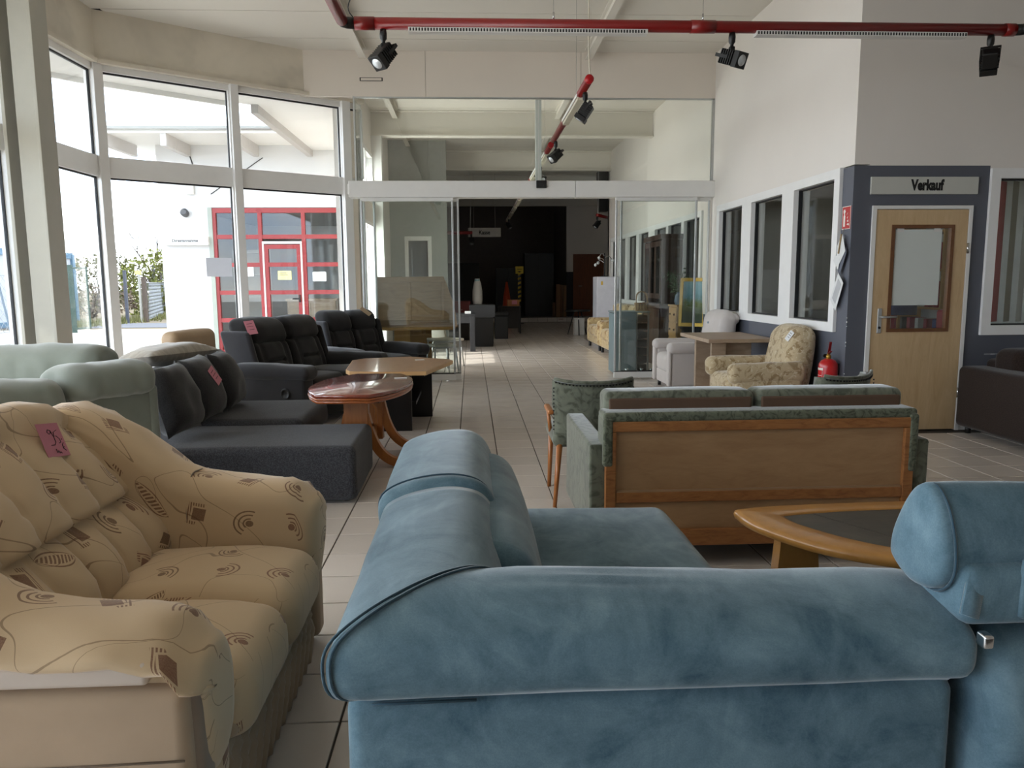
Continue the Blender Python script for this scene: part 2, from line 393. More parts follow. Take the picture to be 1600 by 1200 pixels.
# ------------------------------------------------------------ floor of separate tiles
PX, PY, TX0, TY0 = .309, .303, -.118, 2.27
def build_floor():
    fl = struct('floor', join(box(-4.4, 8.6, -4, 11.2, -.12, -.006), box(XL - .1, 3.5, 11.2, 18.7, -.12, -.006), box(XL - .1, 6.2, 18.7, 26.0, -.12, -.006)), M_grout)
    g = rbox(PX - .007, PY - .007, .03, .0025, (1, 1, 1), 1).move(0, 0, -.0149)
    me = mesh_of('tile', g, M_tile)
    hidden = [(-.3, .95, 1.25, 1.6), (.05, .72, 1.6, 2.95), (-1.5, -.75, 1.4, 2.9), (-2.2, -.9, 4.75, 5.45), (.65, 2.05, 3.6, 4.1)]
    cells = []; rest = []
    fw = S.camera.matrix_world.inverted()
    i0, i1 = int((-4.4 - TX0) / PX), int((6.2 - TX0) / PX) + 1
    for i in range(i0, i1):
        for j in range(-8, 79):
            x, y = TX0 + (i + .5) * PX, TY0 + (j + .5) * PY
            if y > 26 - PY / 2: continue
            if y < 11.1 and not (-4.25 < x < 8) : continue
            if y < 11.1 and x < -3.9 and y > 8.9: continue
            if 9.0 < y < 11.2 and (x + 4.21) * .57 - (y - 9.19) * .82 < .15: continue
            if 11.1 <= y < 18.7 and not (XL + .1 < x < 3.25): continue
            if y >= 18.7 and x < XL + .1: continue
            if YD - .1 < y < 18.7 and x > 3.2: continue
            c = fw @ Vector((x, y, 0)); px = 800 + 1200 * c.x / max(-c.z, .01); py = 600 - 1200 * c.y / max(-c.z, .01)
            vis = c.z < -.5 and -60 < px < 1660 and py < 1290 and not any(a < x < b and q < y < r for a, b, q, r in hidden)
            (cells if vis else rest).append((x, y))
    cells.sort(key=lambda p: p[0] ** 2 + p[1] ** 2)
    for x, y in cells[:296]:
        o = bpy.data.objects.new('tile', me); COL.objects.link(o); o.location = (x, y, 0); o.parent = fl
    far = cells[296:] + rest
    v = []; f = []; 
    for x, y in far:
        n = len(v); a, b = PX / 2 - .0035, PY / 2 - .0035
        v += [(x - a, y - b, -.006), (x + a, y - b, -.006), (x + a, y + b, -.006), (x - a, y + b, -.006), (x - a + .003, y - b + .003, 0), (x + a - .003, y - b + .003, 0), (x + a - .003, y + b - .003, 0), (x - a + .003, y + b - .003, 0)]
        f += [(n + 4, n + 5, n + 6, n + 7), (n, n + 1, n + 5, n + 4), (n + 1, n + 2, n + 6, n + 5), (n + 2, n + 3, n + 7, n + 6), (n + 3, n, n + 4, n + 7)]
    part('tile', G(v, f), M_tile, fl, kind='stuff')
build_floor()

# ------------------------------------------------------------ ceiling panels, beams
def build_ceiling():
    c = struct('ceiling', join(box(-4.3, 8.6, -4, YP, ZC + .03, ZC + .1), box(XL - .15, 3.5, YP, 18.7, ZC + .03, ZC + .1), box(XL - .15, 6.2, 18.7, 31, ZC + .03, ZC + .1)), M_dark)
    y = 9.15 - .96 * 14
    while y < 30.9:
        y1 = min(y + .96, 31.0); x0 = -4.3
        if y >= 8.9: x0 = M1[0] + (y - 9.0) * 1.15 if y < YP - .1 else XL - .1
        x1 = 8.5 if y1 < YD + .3 else (XR + .1 if y < 18.5 else 6.1)
        part('ceiling_panel', box(x0, x1, y + .006, y1 - .006, ZC, ZC + .03), M_ceil, c); y += .96
    def ibeam_y(x, y0, y1, z0, z1, w):
        return join(box(x - w / 2, x + w / 2, y0, y1, z0, z0 + .012), box(x - w / 2, x + w / 2, y0, y1, z1 - .012, z1), box(x - .008, x + .008, y0, y1, z0 + .012, z1 - .012))
    def ibeam_x(y, x0, x1, z0, z1, w):
        return join(box(x0, x1, y - w / 2, y + w / 2, z0, z0 + .02), box(x0, x1, y - w / 2, y + w / 2, z1 - .02, z1), box(x0, x1, y - .01, y + .01, z0 + .02, z1 - .02))
    for x in (-1.36, 1.58, 4.5):
        part('roof_purlin', ibeam_y(x, -4, YP - .12, 4.24, ZC - .001, .09), M_ceil, c)
    for x in (-1.30, 1.58):
        part('roof_purlin', ibeam_y(x, YP + .1, 18.2, 4.24, ZC - .001, .09), M_ceil, c)
    for y in (14.2, 18.4, 22.6, 26.8):
        part('roof_beam', ibeam_x(y, XL, XR if y < 18.5 else 5.5, 3.93, ZC - .002, .2), M_ceil, c)
build_ceiling()

# ------------------------------------------------------------ glazed facade on the left
def wallseg(A, B, z0, z1, t, off=0.0):
    """upright slab along A-B, thickness t inward(+)/outward, off shifts the inner face"""
    A = np.array(A, float); B = np.array(B, float); d = (B - A) / np.linalg.norm(B - A); n = np.array([d[1], -d[0]])
    p = [A + n * off, B + n * off, B + n * (off + t), A + n * (off + t)]
    return prism([tuple(q) for q in p][::-1], z0, z1) if True else None
def facade():
    w = room_empty('window_1'); pts = [(-4.27, -3.9), (-4.27, -2.4), (-4.27, -.8), (-4.27, .86), (-4.265, 2.5), (-4.26, 4.15), (-4.25, 5.8), (-4.24, 7.45), M1, M2, M3, M4]
    fas = room_empty('wall_left')
    for k, (A, B) in enumerate(zip(pts[:-1], pts[1:])):
        A_ = np.array(A); B_ = np.array(B); L = np.linalg.norm(B_ - A_); d = (B_ - A_) / L; last = k == len(pts) - 2
        e = .05 if not last else .02
        P = lambda s: tuple(A_ + d * s)
        part('transom', wallseg(P(e), P(L - e), 2.57, 2.80, .10, -.05), M_frame, w)
        part('bottom_rail', wallseg(P(e), P(L - e), 0, .13, .10, -.05), M_frame, w)
        part('top_rail', wallseg(P(e), P(L - e), 3.73, 3.85, .10, -.05), M_frame, w)
        for z0, z1 in ((.13, 2.57), (2.80, 3.73)):
            part('pane', wallseg(P(e + .02), P(L - e - .02), z0 + .015, z1 - .015, .012, -.006), M_glass, w)
            gk = join(wallseg(P(e), P(e + .02), z0, z1, .026, -.013), wallseg(P(L - e - .025), P(L - e), z0, z1, .026, -.013), wallseg(P(e), P(L - e), z1 - .018, z1, .026, -.013))
            part('gasket', gk, M_gasket, w)
            fr = .045 if not last else .02
            part('pane_frame', join(wallseg(P(e - .01), P(e + fr * .3), z0, z1, .09, -.02), wallseg(P(L - e - fr * .3), P(L - e + .01), z0, z1, .09, -.02)), M_frame, w)
        if k < len(pts) - 2:
            m = B_; n = np.array([d[1], -d[0]]); bx = rbox(.12 if k != 8 else .10, .17, 3.85, .006, (1, 1, 1), 1); a = math.atan2(d[1], d[0])
            if k == 7: a = math.radians(62)
            bx = bx.rot('Z', a).move(m[0] + n[0] * .03, m[1] + n[1] * .03, 1.925)
            part('mullion', bx, M_frame, w)
        part('fascia_board', wallseg(P(0), P(L), 3.83, ZC, .06, .02), M_stain, fas)
        if k >= 7: part('ledge', wallseg(P(0), P(L), 3.80, 3.845, .10, .02), M_stain, fas)
    return w
facade()
# steel column in front of the glass
def column():
    x0, x1, y0, y1 = -3.90, -3.60, 6.88, 7.14
    struct('pillar_left', join(rb(x0, x0 + .03, y0, y1, 0, ZC, .004, k=1), rb(x1 - .03, x1, y0, y1, 0, ZC, .004, k=1), rb(x0 + .10, x1 - .03, y0 + .03, y1 - .03, 0, ZC, .004, k=1)), plain('column_paint', (.66, .65, .605), .55, var=.03))
column()

# ------------------------------------------------------------ header board and glass partition
def partition():
    h = room_empty('wall_header')
    xs = [-2.26, -.56, 1.50, XR + .02]
    for a, b in zip(xs[:-1], xs[1:]):
        part('header_board', rb(a + .002, b - .002, YP, YP + .06, 3.79, ZC, .002, k=1), M_fascia, h)
    part('header_core', box(-2.2, XR, YP + .06, YP + .2, 3.83, ZC), M_fascia, h)
    part('soffit', prism([(-2.2, YP + .06), (-1.5, YP + .06), (-1.5, 11.2), (-2.0, 10.85)], 3.84, 3.88), M_fascia, h)
    part('vent_slot', join(box(-1.42, -1.12, YP - .004, YP, 3.985, 4.03)), M_gasket, h); part('vent_cover', box(-1.405, -1.135, YP - .006, YP - .002, 3.992, 4.023), M_fascia, h)
    w = room_empty('window_2')
    part('pane', box(-1.50, .93, YP + .02, YP + .035, 2.70, 3.79), M_gglass, w); part('pane', box(.94, XR - .02, YP + .02, YP + .035, 2.70, 3.79), M_gglass, w)
    part('edge_trim', join(box(-1.52, -1.50, YP, YP + .05, 2.7, 3.80), box(-1.5, XR, YP, YP + .05, 3.775, 3.79), box(XR - .03, XR, YP, YP + .05, 2.7, 3.79)), M_alu, w)
    part('post', box(.90, .98, YP + .10, YP + .18, 2.70, 3.80), M_white, w)
    part('return_pane', wallseg((-1.5, YP + .05), (-1.5, 11.1), .1, 3.75, .012), M_glass, w)
    d = room_empty('door_1')
    part('track_cover', rb(-1.60, 1.42, YP - .09, YP + .12, 2.485, 2.70, .008, k=1), M_white, d); part('track_cover', rb(1.424, XR + .02, YP - .09, YP + .12, 2.485, 2.70, .008, k=1), M_white, d)
    part('end_cap', box(-1.62, -1.60, YP - .07, YP + .1, 2.53, 2.66), M_white, d)
    s = part('motion_sensor', rb(.89, 1.03, YP - .13, YP - .09, 2.60, 2.70, .01), M_black, d)
    part('lens', rb(.93, .99, YP - .137, YP - .129, 2.615, 2.655, .003, k=1), M_gasket, s)
    def leaf(x0, x1, y, st):
        l = part('sliding_leaf', join(rb(x0, x1, y - .02, y + .02, .02, .11, .004, k=1), box(x0, x1, y - .015, y + .015, 2.44, 2.485)), M_white, d)
        for x in st: part('stile', rb(x - .013, x + .013, y - .018, y + .018, .11, 2.45, .004, k=1), M_alu, l)
        part('pane', box(x0 + .02, x1 - .02, y - .005, y + .005, .11, 2.45), M_gglass, l)
        part('seal', join(box(x0, x1, y - .021, y + .021, .105, .112)), M_gasket, l)
    leaf(-1.30, -.15, YP + .04, (-1.288, -.163)); leaf(-1.46, -.225, YP - .03, (-1.448, -.237))
    leaf(1.975, 3.10, YP - .03, (1.988, 3.088)); leaf(2.06, 3.30, YP + .04, (2.072, 3.288))
partition()

# ------------------------------------------------------------ right wall with office windows, door wall
def window_band(w, ax, pos, a0, a1, z0, z1, panes, th, fr=M_frame, gl=M_glass):
    """white window unit; ax 'x' = wall plane X=pos (runs along Y), 'y' = wall plane Y=pos (runs along X)"""
    def B(a, b, t0, t1, c, d): return box(pos + t0, pos + t1, a, b, c, d) if ax == 'x' else box(a, b, pos + t0, pos + t1, c, d)
    cuts = [a0] + [q for p in panes for q in p] + [a1]
    pz0, pz1 = z0 + .085, z1 - .085
    part('frame', B(a0, a1, -.03, th, z0, pz0), fr, w); part('frame', B(a0, a1, -.03, th, pz1, z1), fr, w)
    for i in range(0, len(cuts), 2): part('frame', B(cuts[i], cuts[i + 1], -.029, th - .001, pz0, pz1), fr, w)
    for p, q in panes:
        part('pane', B(p, q, .04, .052, pz0, pz1), gl, w)
        part('gasket', join(B(p, p + .012, .022, .06, pz0, pz1), B(q - .012, q, .022, .06, pz0, pz1), B(p, q, .022, .06, pz1 - .012, pz1), B(p, q, .022, .06, pz0, pz0 + .012)), M_gasket, w)
def right_walls():
    t = .14; T = XR + t
    struct('wall_right', join(box(XR, T, YD, YP + .3, 2.345, ZC)), M_wall)
    lo = struct('wall_right_lower', join(box(XR, T, YD + .001, YP + .3, 0, .885), box(XR, T, YD + .001, 6.845, .885, 2.335)), M_grey)
    struct('wall_right_end', box(XR, T, 10.31, YP + .3, .885, 2.345), M_wall)
    w = room_empty('window_3'); window_band(w, 'x', XR, 6.85, 10.31, .885, 2.345, [(6.955, 7.83), (8.13, 9.03), (9.34, 10.20)], t)
    # hall part of the same wall
    struct('wall_hall_right', join(box(XR, T, YP + .3, 18.7, 2.35, ZC), box(XR, T, YP + .3, 18.7, 0, .885), box(XR, T, YP + .3, 11.0, .885, 2.35), box(XR, T, 18.2, 18.7, .885, 2.35), box(XR, 5.6, 18.56, 18.7, 0, ZC)), M_wall)
    w = room_empty('window_4'); window_band(w, 'x', XR, 11.0, 18.2, .885, 2.35, [(11.1, 11.9), (12.05, 12.85), (13.0, 13.8), (14.3, 15.1), (15.35, 16.2), (16.45, 17.2), (17.4, 18.1)], t)
    # door wall facing the room
    struct('wall_front', join(box(T, 8.6, YD, YD + t, 2.335, ZC), box(4.535, 8.6, YD, YD + t, 2.31, 2.335)), M_wall)
    struct('wall_front_lower', join(box(T, 3.50, YD + .001, YD + t, 0, 2.335), box(3.50, 4.39, YD + .001, YD + t, 2.0, 2.335), box(4.39, 4.535, YD + .001, YD + t, 0, 2.335), box(4.535, 8.6, YD + .001, YD + t, 0, .86)), M_grey)
    w = room_empty('window_5'); window_band(w, 'y', YD, 4.535, 8.0, .86, 2.31, [(4.62, 5.7), (5.9, 6.9), (7.0, 7.9)], t)
    struct('wall_front_end', box(8.0, 8.6, YD, YD + t, .86, 2.31), M_wall)
    struct('baseboard_front', join(box(4.39, 8.6, YD - .014, YD - .001, 0, .085), box(XR, 3.49, YD - .014, YD - .001, 0, .085)), M_trim)
    struct('baseboard_right', box(XR - .014, XR - .001, YD, YP, 0, .085), M_trim)
    # room shell out of view
    struct('wall_back', box(-4.4, 8.6, -4.12, -4, 0, ZC), M_wall); struct('wall_far_right', box(8.6, 8.72, -4, YD + t, 0, ZC), M_wall)
    # chipped paint at the corner
    ch = []
    for z, s in ((.98, .012), (.945, .006), (.80, .011), (.77, .007), (.52, .009), (1.02, .006)):
        ch.append(box(XR - .0016, XR + .004, YD - .0022, YD + .004 + s * .3, z, z + s))
    struct('trim_1', join(*ch, box(4.60, 4.78, YD - .0022, YD - .0008, .685, .689), box(4.66, 4.70, YD - .0022, YD - .0008, .682, .69), box(4.475, 4.481, YD - .0022, YD - .0008, .31, .316), box(4.395, 4.408, YD - .0022, YD - .0008, .36, .40)), M_paper)
right_walls()

def office():
    wl = plain('office_wall', (.72, .71, .68), .8)
    struct('wall_office', join(box(5.9, 6.0, 6.8, 18.5, 0, 2.8), box(3.46, 8.6, 10.75, 10.85, 0, 2.8), box(8.5, 8.6, 6.8, 10.75, 0, .9), box(8.5, 8.6, 6.8, 10.75, 2.3, 2.8)), wl)
    struct('ceiling_office', box(3.46, 8.6, 6.79, 18.5, 2.8, 2.9), wl); struct('floor_office', box(3.46, 8.6, 6.79, 18.5, -.12, -.002), plain('office_floor', (.32, .31, .30), .5))
office()

# ------------------------------------------------------------ hall behind the partition
def hall():
    t = .15
    hx = box
    wallL = struct('wall_hall_left', join(hx(XL - t, XL, 11.15, 12.3, 0, ZC), hx(XL - t, XL, 15.0, 31, 0, ZC), hx(XL - t, XL, 12.3, 15.0, 0, .25), hx(XL - t, XL, 12.3, 15.0, 2.40, 2.75), hx(XL - t, XL, 12.3, 15.0, 3.6, ZC)), M_wall)
    w = room_empty('window_6')
    def wb(a, b, z0, z1, n):
        step = (b - a) / n
        part('frame', hx(XL - .12, XL + .02, a, b, z0, z0 + .06), M_frame, w); part('frame', hx(XL - .12, XL + .02, a, b, z1 - .06, z1), M_frame, w)
        for i in range(n + 1): part('frame', hx(XL - .119, XL + .019, a + i * step - (.035 if i else 0), a + i * step + (.035 if i < n else 0), z0 + .06, z1 - .06), M_frame, w)
        for i in range(n): part('pane', hx(XL - .06, XL - .05, a + i * step + .03, a + (i + 1) * step - .03, z0 + .06, z1 - .06), M_glass, w)
    wb(12.3, 15.0, .25, 2.40, 3); wb(12.3, 15.0, 2.75, 3.6, 3)
    struct('pillar_hall', join(hx(XL, XL + .18, 14.1, 14.3, 0, 3.93), hx(XL, XL + .2, 18.3, 18.5, 0, 3.93)), M_white)
    struct('wall_stub', join(hx(XL, -1.42, 17, 17.12, 0, ZC), hx(-.84, -.5, 17, 17.12, 0, ZC), hx(-1.42, -.84, 17, 17.12, 2.35, ZC)), plain('hall_grey_wall', (.60, .61, .59), .8))
    d = room_empty('door_2'); part('frame', join(hx(-1.42, -1.34, 16.97, 17.13, 0, 2.35), hx(-.92, -.84, 16.97, 17.13, 0, 2.35), hx(-1.34, -.92, 16.97, 17.13, 2.26, 2.35)), M_frame, d)
    part('pane', hx(-1.34, -.92, 17.05, 17.06, .9, 2.26), M_gglass, d); part('lower_panel', hx(-1.34, -.92, 17.03, 17.08, 0.0, .9), M_frame, d)
    dw = plain('hall_back_wall', (.50, .47, .44), .85); dg = plain('hall_back_grey', (.20, .20, .22), .8)
    struct('wall_hall_back', join(hx(XL, 3.35, 31, 31.15, 0, ZC), hx(3.33, 3.45, 27.0, 31, 0, ZC)), dw)
    bw = struct('wall_hall_door', join(hx(3.33, 3.56, 26.9, 27.02, 1.69, ZC), hx(3.56, 4.66, 26.9, 27.02, 2.30, ZC), hx(4.66, 6.2, 26.9, 27.02, 0, ZC), hx(6.2, 6.3, 18.6, 27, 0, ZC)), M_wall)
    struct('wall_hall_door_lower', hx(3.33, 3.56, 26.895, 27.02, .1, 1.69), dg)
    st = struct('floor_step', join(hx(XL, 6.2, 26.0, 31, -.02, .15)), plain('platform_floor', (.38, .36, .34), .6))
    for k in range(22):
        x = XL + .02 + k * .33
        part('riser_tile', rb(x, x + .322, 25.985, 26.0, .005, .148, .004, k=1), M_tile, st)
    for x in (1.40, 2.95): part('step_marker', hx(x, x + .16, 25.978, 25.986, .085, .105), plain('red_brown_marker', (.38, .14, .11), .6), st)
    d = room_empty('door_3'); wd = wood('brown_door_wood', (.40, .20, .08), (.52, .28, .12), (6, 6, .7), .5)
    part('frame', join(hx(3.56, 3.66, 26.86, 27.02, .15, 2.30), hx(4.56, 4.66, 26.86, 27.02, .15, 2.30), hx(3.66, 4.56, 26.86, 27.02, 2.2, 2.30)), wd, d)
    lf = part('door_leaf', rb(3.66, 4.56, 26.90, 26.95, .152, 2.2, .004, k=1), wd, d); part('handle', tube([(3.75, 26.86, 1.2), (3.87, 26.86, 1.2)], .012, 6), M_steel, lf)
hall()
portal((-4.45, 2.7, 1.9), 13.0, 3.6, (1, 0, 0)); portal((-3.05, 10.25, 1.9), 3.1, 3.6, (.58, -.81, 0)); portal((XL - .2, 13.65, 1.9), 2.7, 3.4, (1, 0, 0))
# ------------------------------------------------------------ outside: yard, canopy, wing with red storefront
def px_ground(px, py, z=0.0):
    m = S.camera.matrix_world; d = m.to_3x3() @ Vector(((px - 800) / 1200, -(py - 600) / 1200, -1)); t = (z - 1.36) / d.z
    return Vector((0, 0, 1.36)) + d * t
M_concrete = plain('yard_concrete', (.70, .68, .65), .9, var=.10, scale=.5, bump=.1)
M_ext = plain('render_white', (.80, .795, .79), .85, var=.03, scale=1.0)
M_soffit = plain('soffit_white', (.84, .83, .81), .7, var=.04, scale=.9)
M_red = plain('red_frame_paint', (.56, .17, .17), .45, var=.05)
M_dgreen = plain('dark_green_paint', (.09, .22, .19), .5)
M_blue = plain('container_blue', (.20, .36, .46), .5)
M_wooddark = wood('weathered_post', (.22, .18, .15), (.36, .31, .27), (8, 8, 1), .9)
def yard():
    B = MB('yard_ground'); n = B.noise(B.mapping('Object', (1, 1, 1)), .35, 5, .6); n2 = B.noise(B.mapping('Object', (1, 1, 1)), 3, 3)
    B.col(B.mix(B.math('MULTIPLY', n2, .2), B.ramp(n, [(.3, lin((.54, .52, .49))), (.7, lin((.64, .62, .59)))]), (.25, .23, .2))); B.set(Roughness=.95)
    struct('ground', box(-60, XL - .15, -30, 24.5, -.3, -.02), B.m)
    E_ = plain('field_soil', (.36, .31, .22), .95, var=.25, scale=.3)
    struct('ground_field', box(-80, 5, 24.5, 140, -.3, -.03), E_)
    struct('road', prism([(-15.2, 25.4), (-8.5, 25.4), (-8.3, 28.2), (-14.2, 28.4)], -.03, -.015), plain('asphalt', (.30, .30, .32), .9, var=.1, scale=1))
    # canopy roof that runs round the glazing and over to the wing
    struct('roof_canopy', prism([(-6.4, -4), (-6.4, 8.07), (-4.62, 10.14), (-3.34, 11.24), (-3.0, 11.5), (-3.0, 15.19), (-1.9, 15.19), (-1.9, 11.0), (-2.98, 10.22), (-4.36, 9.19), (-4.36, -4)], 3.86, 4.48), M_soffit)  # unseen left part made wider to keep the sun off the sofas
    struct('trim_2', join(wallseg((-4.62, 10.16), (-3.34, 11.26), 3.80, 3.86, .05), wallseg((-6.42, 8.09), (-4.64, 10.16), 3.80, 3.86, .05), box(-6.44, -6.38, -4, 8.08, 3.8, 3.86)), M_soffit)
    struct('beam_canopy', box(-3.06, -2.96, 11.4, 15.19, 3.74, 3.86), plain('beam_grey', (.66, .64, .62), .6))
    struct('roof_main', prism([(-4.3, -4.2), (9, -4.2), (9, 31.2), (-1.9, 31.2), (-1.9, 11.0), (-4.3, 9.25)], 4.5, 4.6), M_dark); struct('ground_right', box(8.75, 50, -20, 60, -.3, -.02), M_concrete)
yard()
def wing():
    w = thing('building', 'white rendered building wing across the yard with a red framed glass front', 'building', (-3.9, 15.2, 0))
    P = lambda n, g, m, par=w: part(n, g, m, par, world=True)
    P('wall', join(box(-5.88, -4.93, 15.2, 15.5, .36, 3.95), box(-4.93, XL - .16, 15.2, 15.5, 2.80, 3.95), box(-5.88, -5.6, 15.5, 21, 0, 3.95), box(-5.6, XL - .16, 20.8, 21, 0, 3.95)), M_ext)
    P('plinth', box(-5.90, -4.93, 15.18, 15.5, -.02, .36), plain('grey_plinth', (.62, .63, .66), .8))
    P('corner_trim', box(-4.98, -4.90, 15.17, 15.22, .0, 2.80), plain('grey_strip', (.60, .62, .58), .7))
    P('roof', box(-6.35, XL - .16, 14.0, 21.2, 3.95, 4.10), M_soffit)
    P('gutter', join(tube([(-6.42, 13.95, 4.05), (XL - .2, 13.95, 4.05)], .055, 8)), M_alu)
    for x in (-6.28, -5.28, -4.02): P('roof_beam', box(x - .05, x + .05, 14.02, 15.25, 3.74, 3.95), plain('beam_paint', (.70, .68, .66), .6))
    P('cable', tube([(-5.25, 15.19, 3.75), (-5.1, 15.19, 3.2)], .012, 5), M_gasket); P('cable', tube([(-3.9, 15.19, 3.72), (-4.9, 15.19, 3.05)], .008, 5), M_gasket)
    xs = [-4.90, -4.02, -3.20, -2.42, -1.95]; zs = [.06, .66, 1.19, 1.72, 2.25, 2.74]
    fr = P('storefront', join(box(-4.93, XL - .17, 15.19, 15.27, 2.70, 2.79), box(-4.93, -4.84, 15.19, 15.27, 0, 2.70)), M_red)
    for x in xs[1:]: part('mullion', box(x - .035, x + .035, 15.19, 15.27, 0, 2.70), M_red, fr, world=True)
    for i in range(4):
        for z in (.05, .66, 1.19, 1.72, 2.25):
            if i == 1 and z < 2.2: continue
            part('rail', box(xs[i] + .035, xs[i + 1] - .035, 15.20, 15.26, z - .04, z + .04), M_red, fr, world=True)
        for a, b in zip(zs[:-1], zs[1:]):
            if i == 1 and a < 2.2: continue
            part('pane', box(xs[i] + .02, xs[i + 1] - .02, 15.225, 15.24, a, b), M_glass, fr, world=True)
    d = P('door', join(box(-3.95, -3.88, 15.17, 15.25, .02, 2.10), box(-3.34, -3.27, 15.17, 15.25, .02, 2.10), box(-3.88, -3.34, 15.17, 15.25, 2.02, 2.10), box(-3.88, -3.34, 15.17, 15.25, .02, .14), *[box(-3.88, -3.34, 15.175, 15.245, z - .04, z + .04) for z in (.66, 1.19, 1.72)]), M_red)
    part('door_frame', join(box(-3.985, -3.955, 15.16, 15.24, 0, 2.16), box(-3.265, -3.235, 15.16, 15.24, 0, 2.16), box(-3.955, -3.265, 15.16, 15.24, 2.115, 2.16)), M_white, d, world=True)
    part('pane', box(-3.89, -3.33, 15.205, 15.215, .13, 2.03), M_glass, d, world=True)
    part('handle', join(box(-3.32, -3.30, 15.12, 15.17, 1.0, 1.14), box(-3.44, -3.30, 15.11, 15.13, 1.05, 1.08)), M_black, d, world=True)
    P('inner_floor', box(-5.6, XL - .16, 15.3, 20.8, -.3, -.015), plain('inner_floor', (.5, .49, .48), .6))
    P('inner_ceiling', box(-5.6, XL - .16, 15.5, 20.8, 2.85, 2.95), plain('inner_ceiling', (.55, .55, .55), .8))
    # what stands inside, seen through the panes
    t = thing('sideboard', 'pale wooden sideboard behind the red framed door of the wing', 'sideboard', (-3.35, 16.6, 0))
    pw = wood('pale_sideboard', (.60, .50, .40), (.74, .65, .54))
    part('body', box(-.5, .5, -.2, .2, .1, 1.0), pw, t); part('top', box(-.53, .53, -.23, .23, 1.0, 1.04), pw, t)
    for x in (-.25, .25): part('door', rb(x - .235, x + .235, -.215, -.2, .13, .96, .004, k=1), pw, t)
    t = thing('shelf', 'tall white shelf inside the wing behind the left red panes', 'shelf', (-4.75, 17.2, 0)); part('body', join(box(-.35, -.31, -.2, .2, 0, 2.1), box(.31, .35, -.2, .2, 0, 2.1), box(-.31, .31, .18, .2, 0, 2.1)), M_white, t)
    for k in range(5): part('shelf_board', box(-.31, .31, -.2, .18, .1 + k * .48, .13 + k * .48), M_white, t)
    # sign, lamp, box on the wall
    s = thing('sign', 'long white wall sign lettered Direktannahme', 'sign', (-5.4, 15.19, 2.1)); part('panel', rb(-.40, .43, -.10, .009, -.005, .16, .004, k=1), M_white, s)
    text_part('lettering', 'Direktannahme', .082, M_ink, s, (0, -.101, .075), (PI / 2, 0, 0), .95, .002, .001)
    l = thing('wall_lamp', 'small dark round floodlight on the white wing wall', 'lamp', (-5.39, 15.19, 2.70)); part('housing', lathe([(.02, -.07), (.07, -.06), (.075, .03), (.05, .05)], 12).rot('X', PI / 2.4).move(0, -.06, 0), plain('lamp_grey', (.25, .25, .26), .5), l); part('bracket', box(-.015, .015, -.06, .01, -.02, .02), M_gasket, l)
    b = thing('junction_box', 'small white junction box high on the wing wall', 'box', (-5.27, 15.19, 3.10)); part('body', rb(-.07, .07, -.06, 0.0, -.06, .12, .01), M_trim, b); part('cover', rb(-.055, .055, -.066, -.059, -.045, .105, .003, k=1), M_trim, b)
    def note(n, x0, x1, z0, z1, y, m, lab, lines=3):
        t = thing(n, lab, 'notice', ((x0 + x1) / 2, y, z0)); w_, h = (x1 - x0) / 2, z1 - z0
        part('sheet', box(-w_, w_, -.002, .001, 0, h), m, t)
        if lines: part('writing', join(*[box(-w_ * .7, w_ * (.3 + .35 * ((k * 37) % 3) / 2), -.0035, -.0018, h * (.75 - .22 * k) - .006, h * (.75 - .22 * k) + .006) for k in range(lines)]), plain('pale_print', (.45, .44, .42), .8), t)
    note('notice', -3.72, -3.46, 1.43, 1.60, 15.195, plain('yellow_paper', (.86, .83, .58), .8), 'yellow paper notice taped to the red framed door', 2)
    note('notice', -3.06, -2.80, 1.40, 1.58, 15.215, M_paper, 'white paper notice on the red framed pane beside the door', 0)
    note('notice', -4.30, -4.18, 1.50, 1.70, 15.215, M_paper, 'narrow white notice on the red framed pane left of the door', 0)
    # sheet taped to our own glazing
    A = np.array(M1); Bp = np.array(M2); dd = (Bp - A) / np.linalg.norm(Bp - A)
    c = A + dd * 1.30; n_ = np.array([dd[1], -dd[0]]); c = c + n_ * .016
    t = thing('notice', 'grey white sheet taped to the tall window pane above the black sofa', 'notice', (c[0], c[1], 1.45), math.atan2(dd[1], dd[0])); part('sheet', box(-.16, .16, -.002, .001, 0, .235), M_thin, t)
wing()
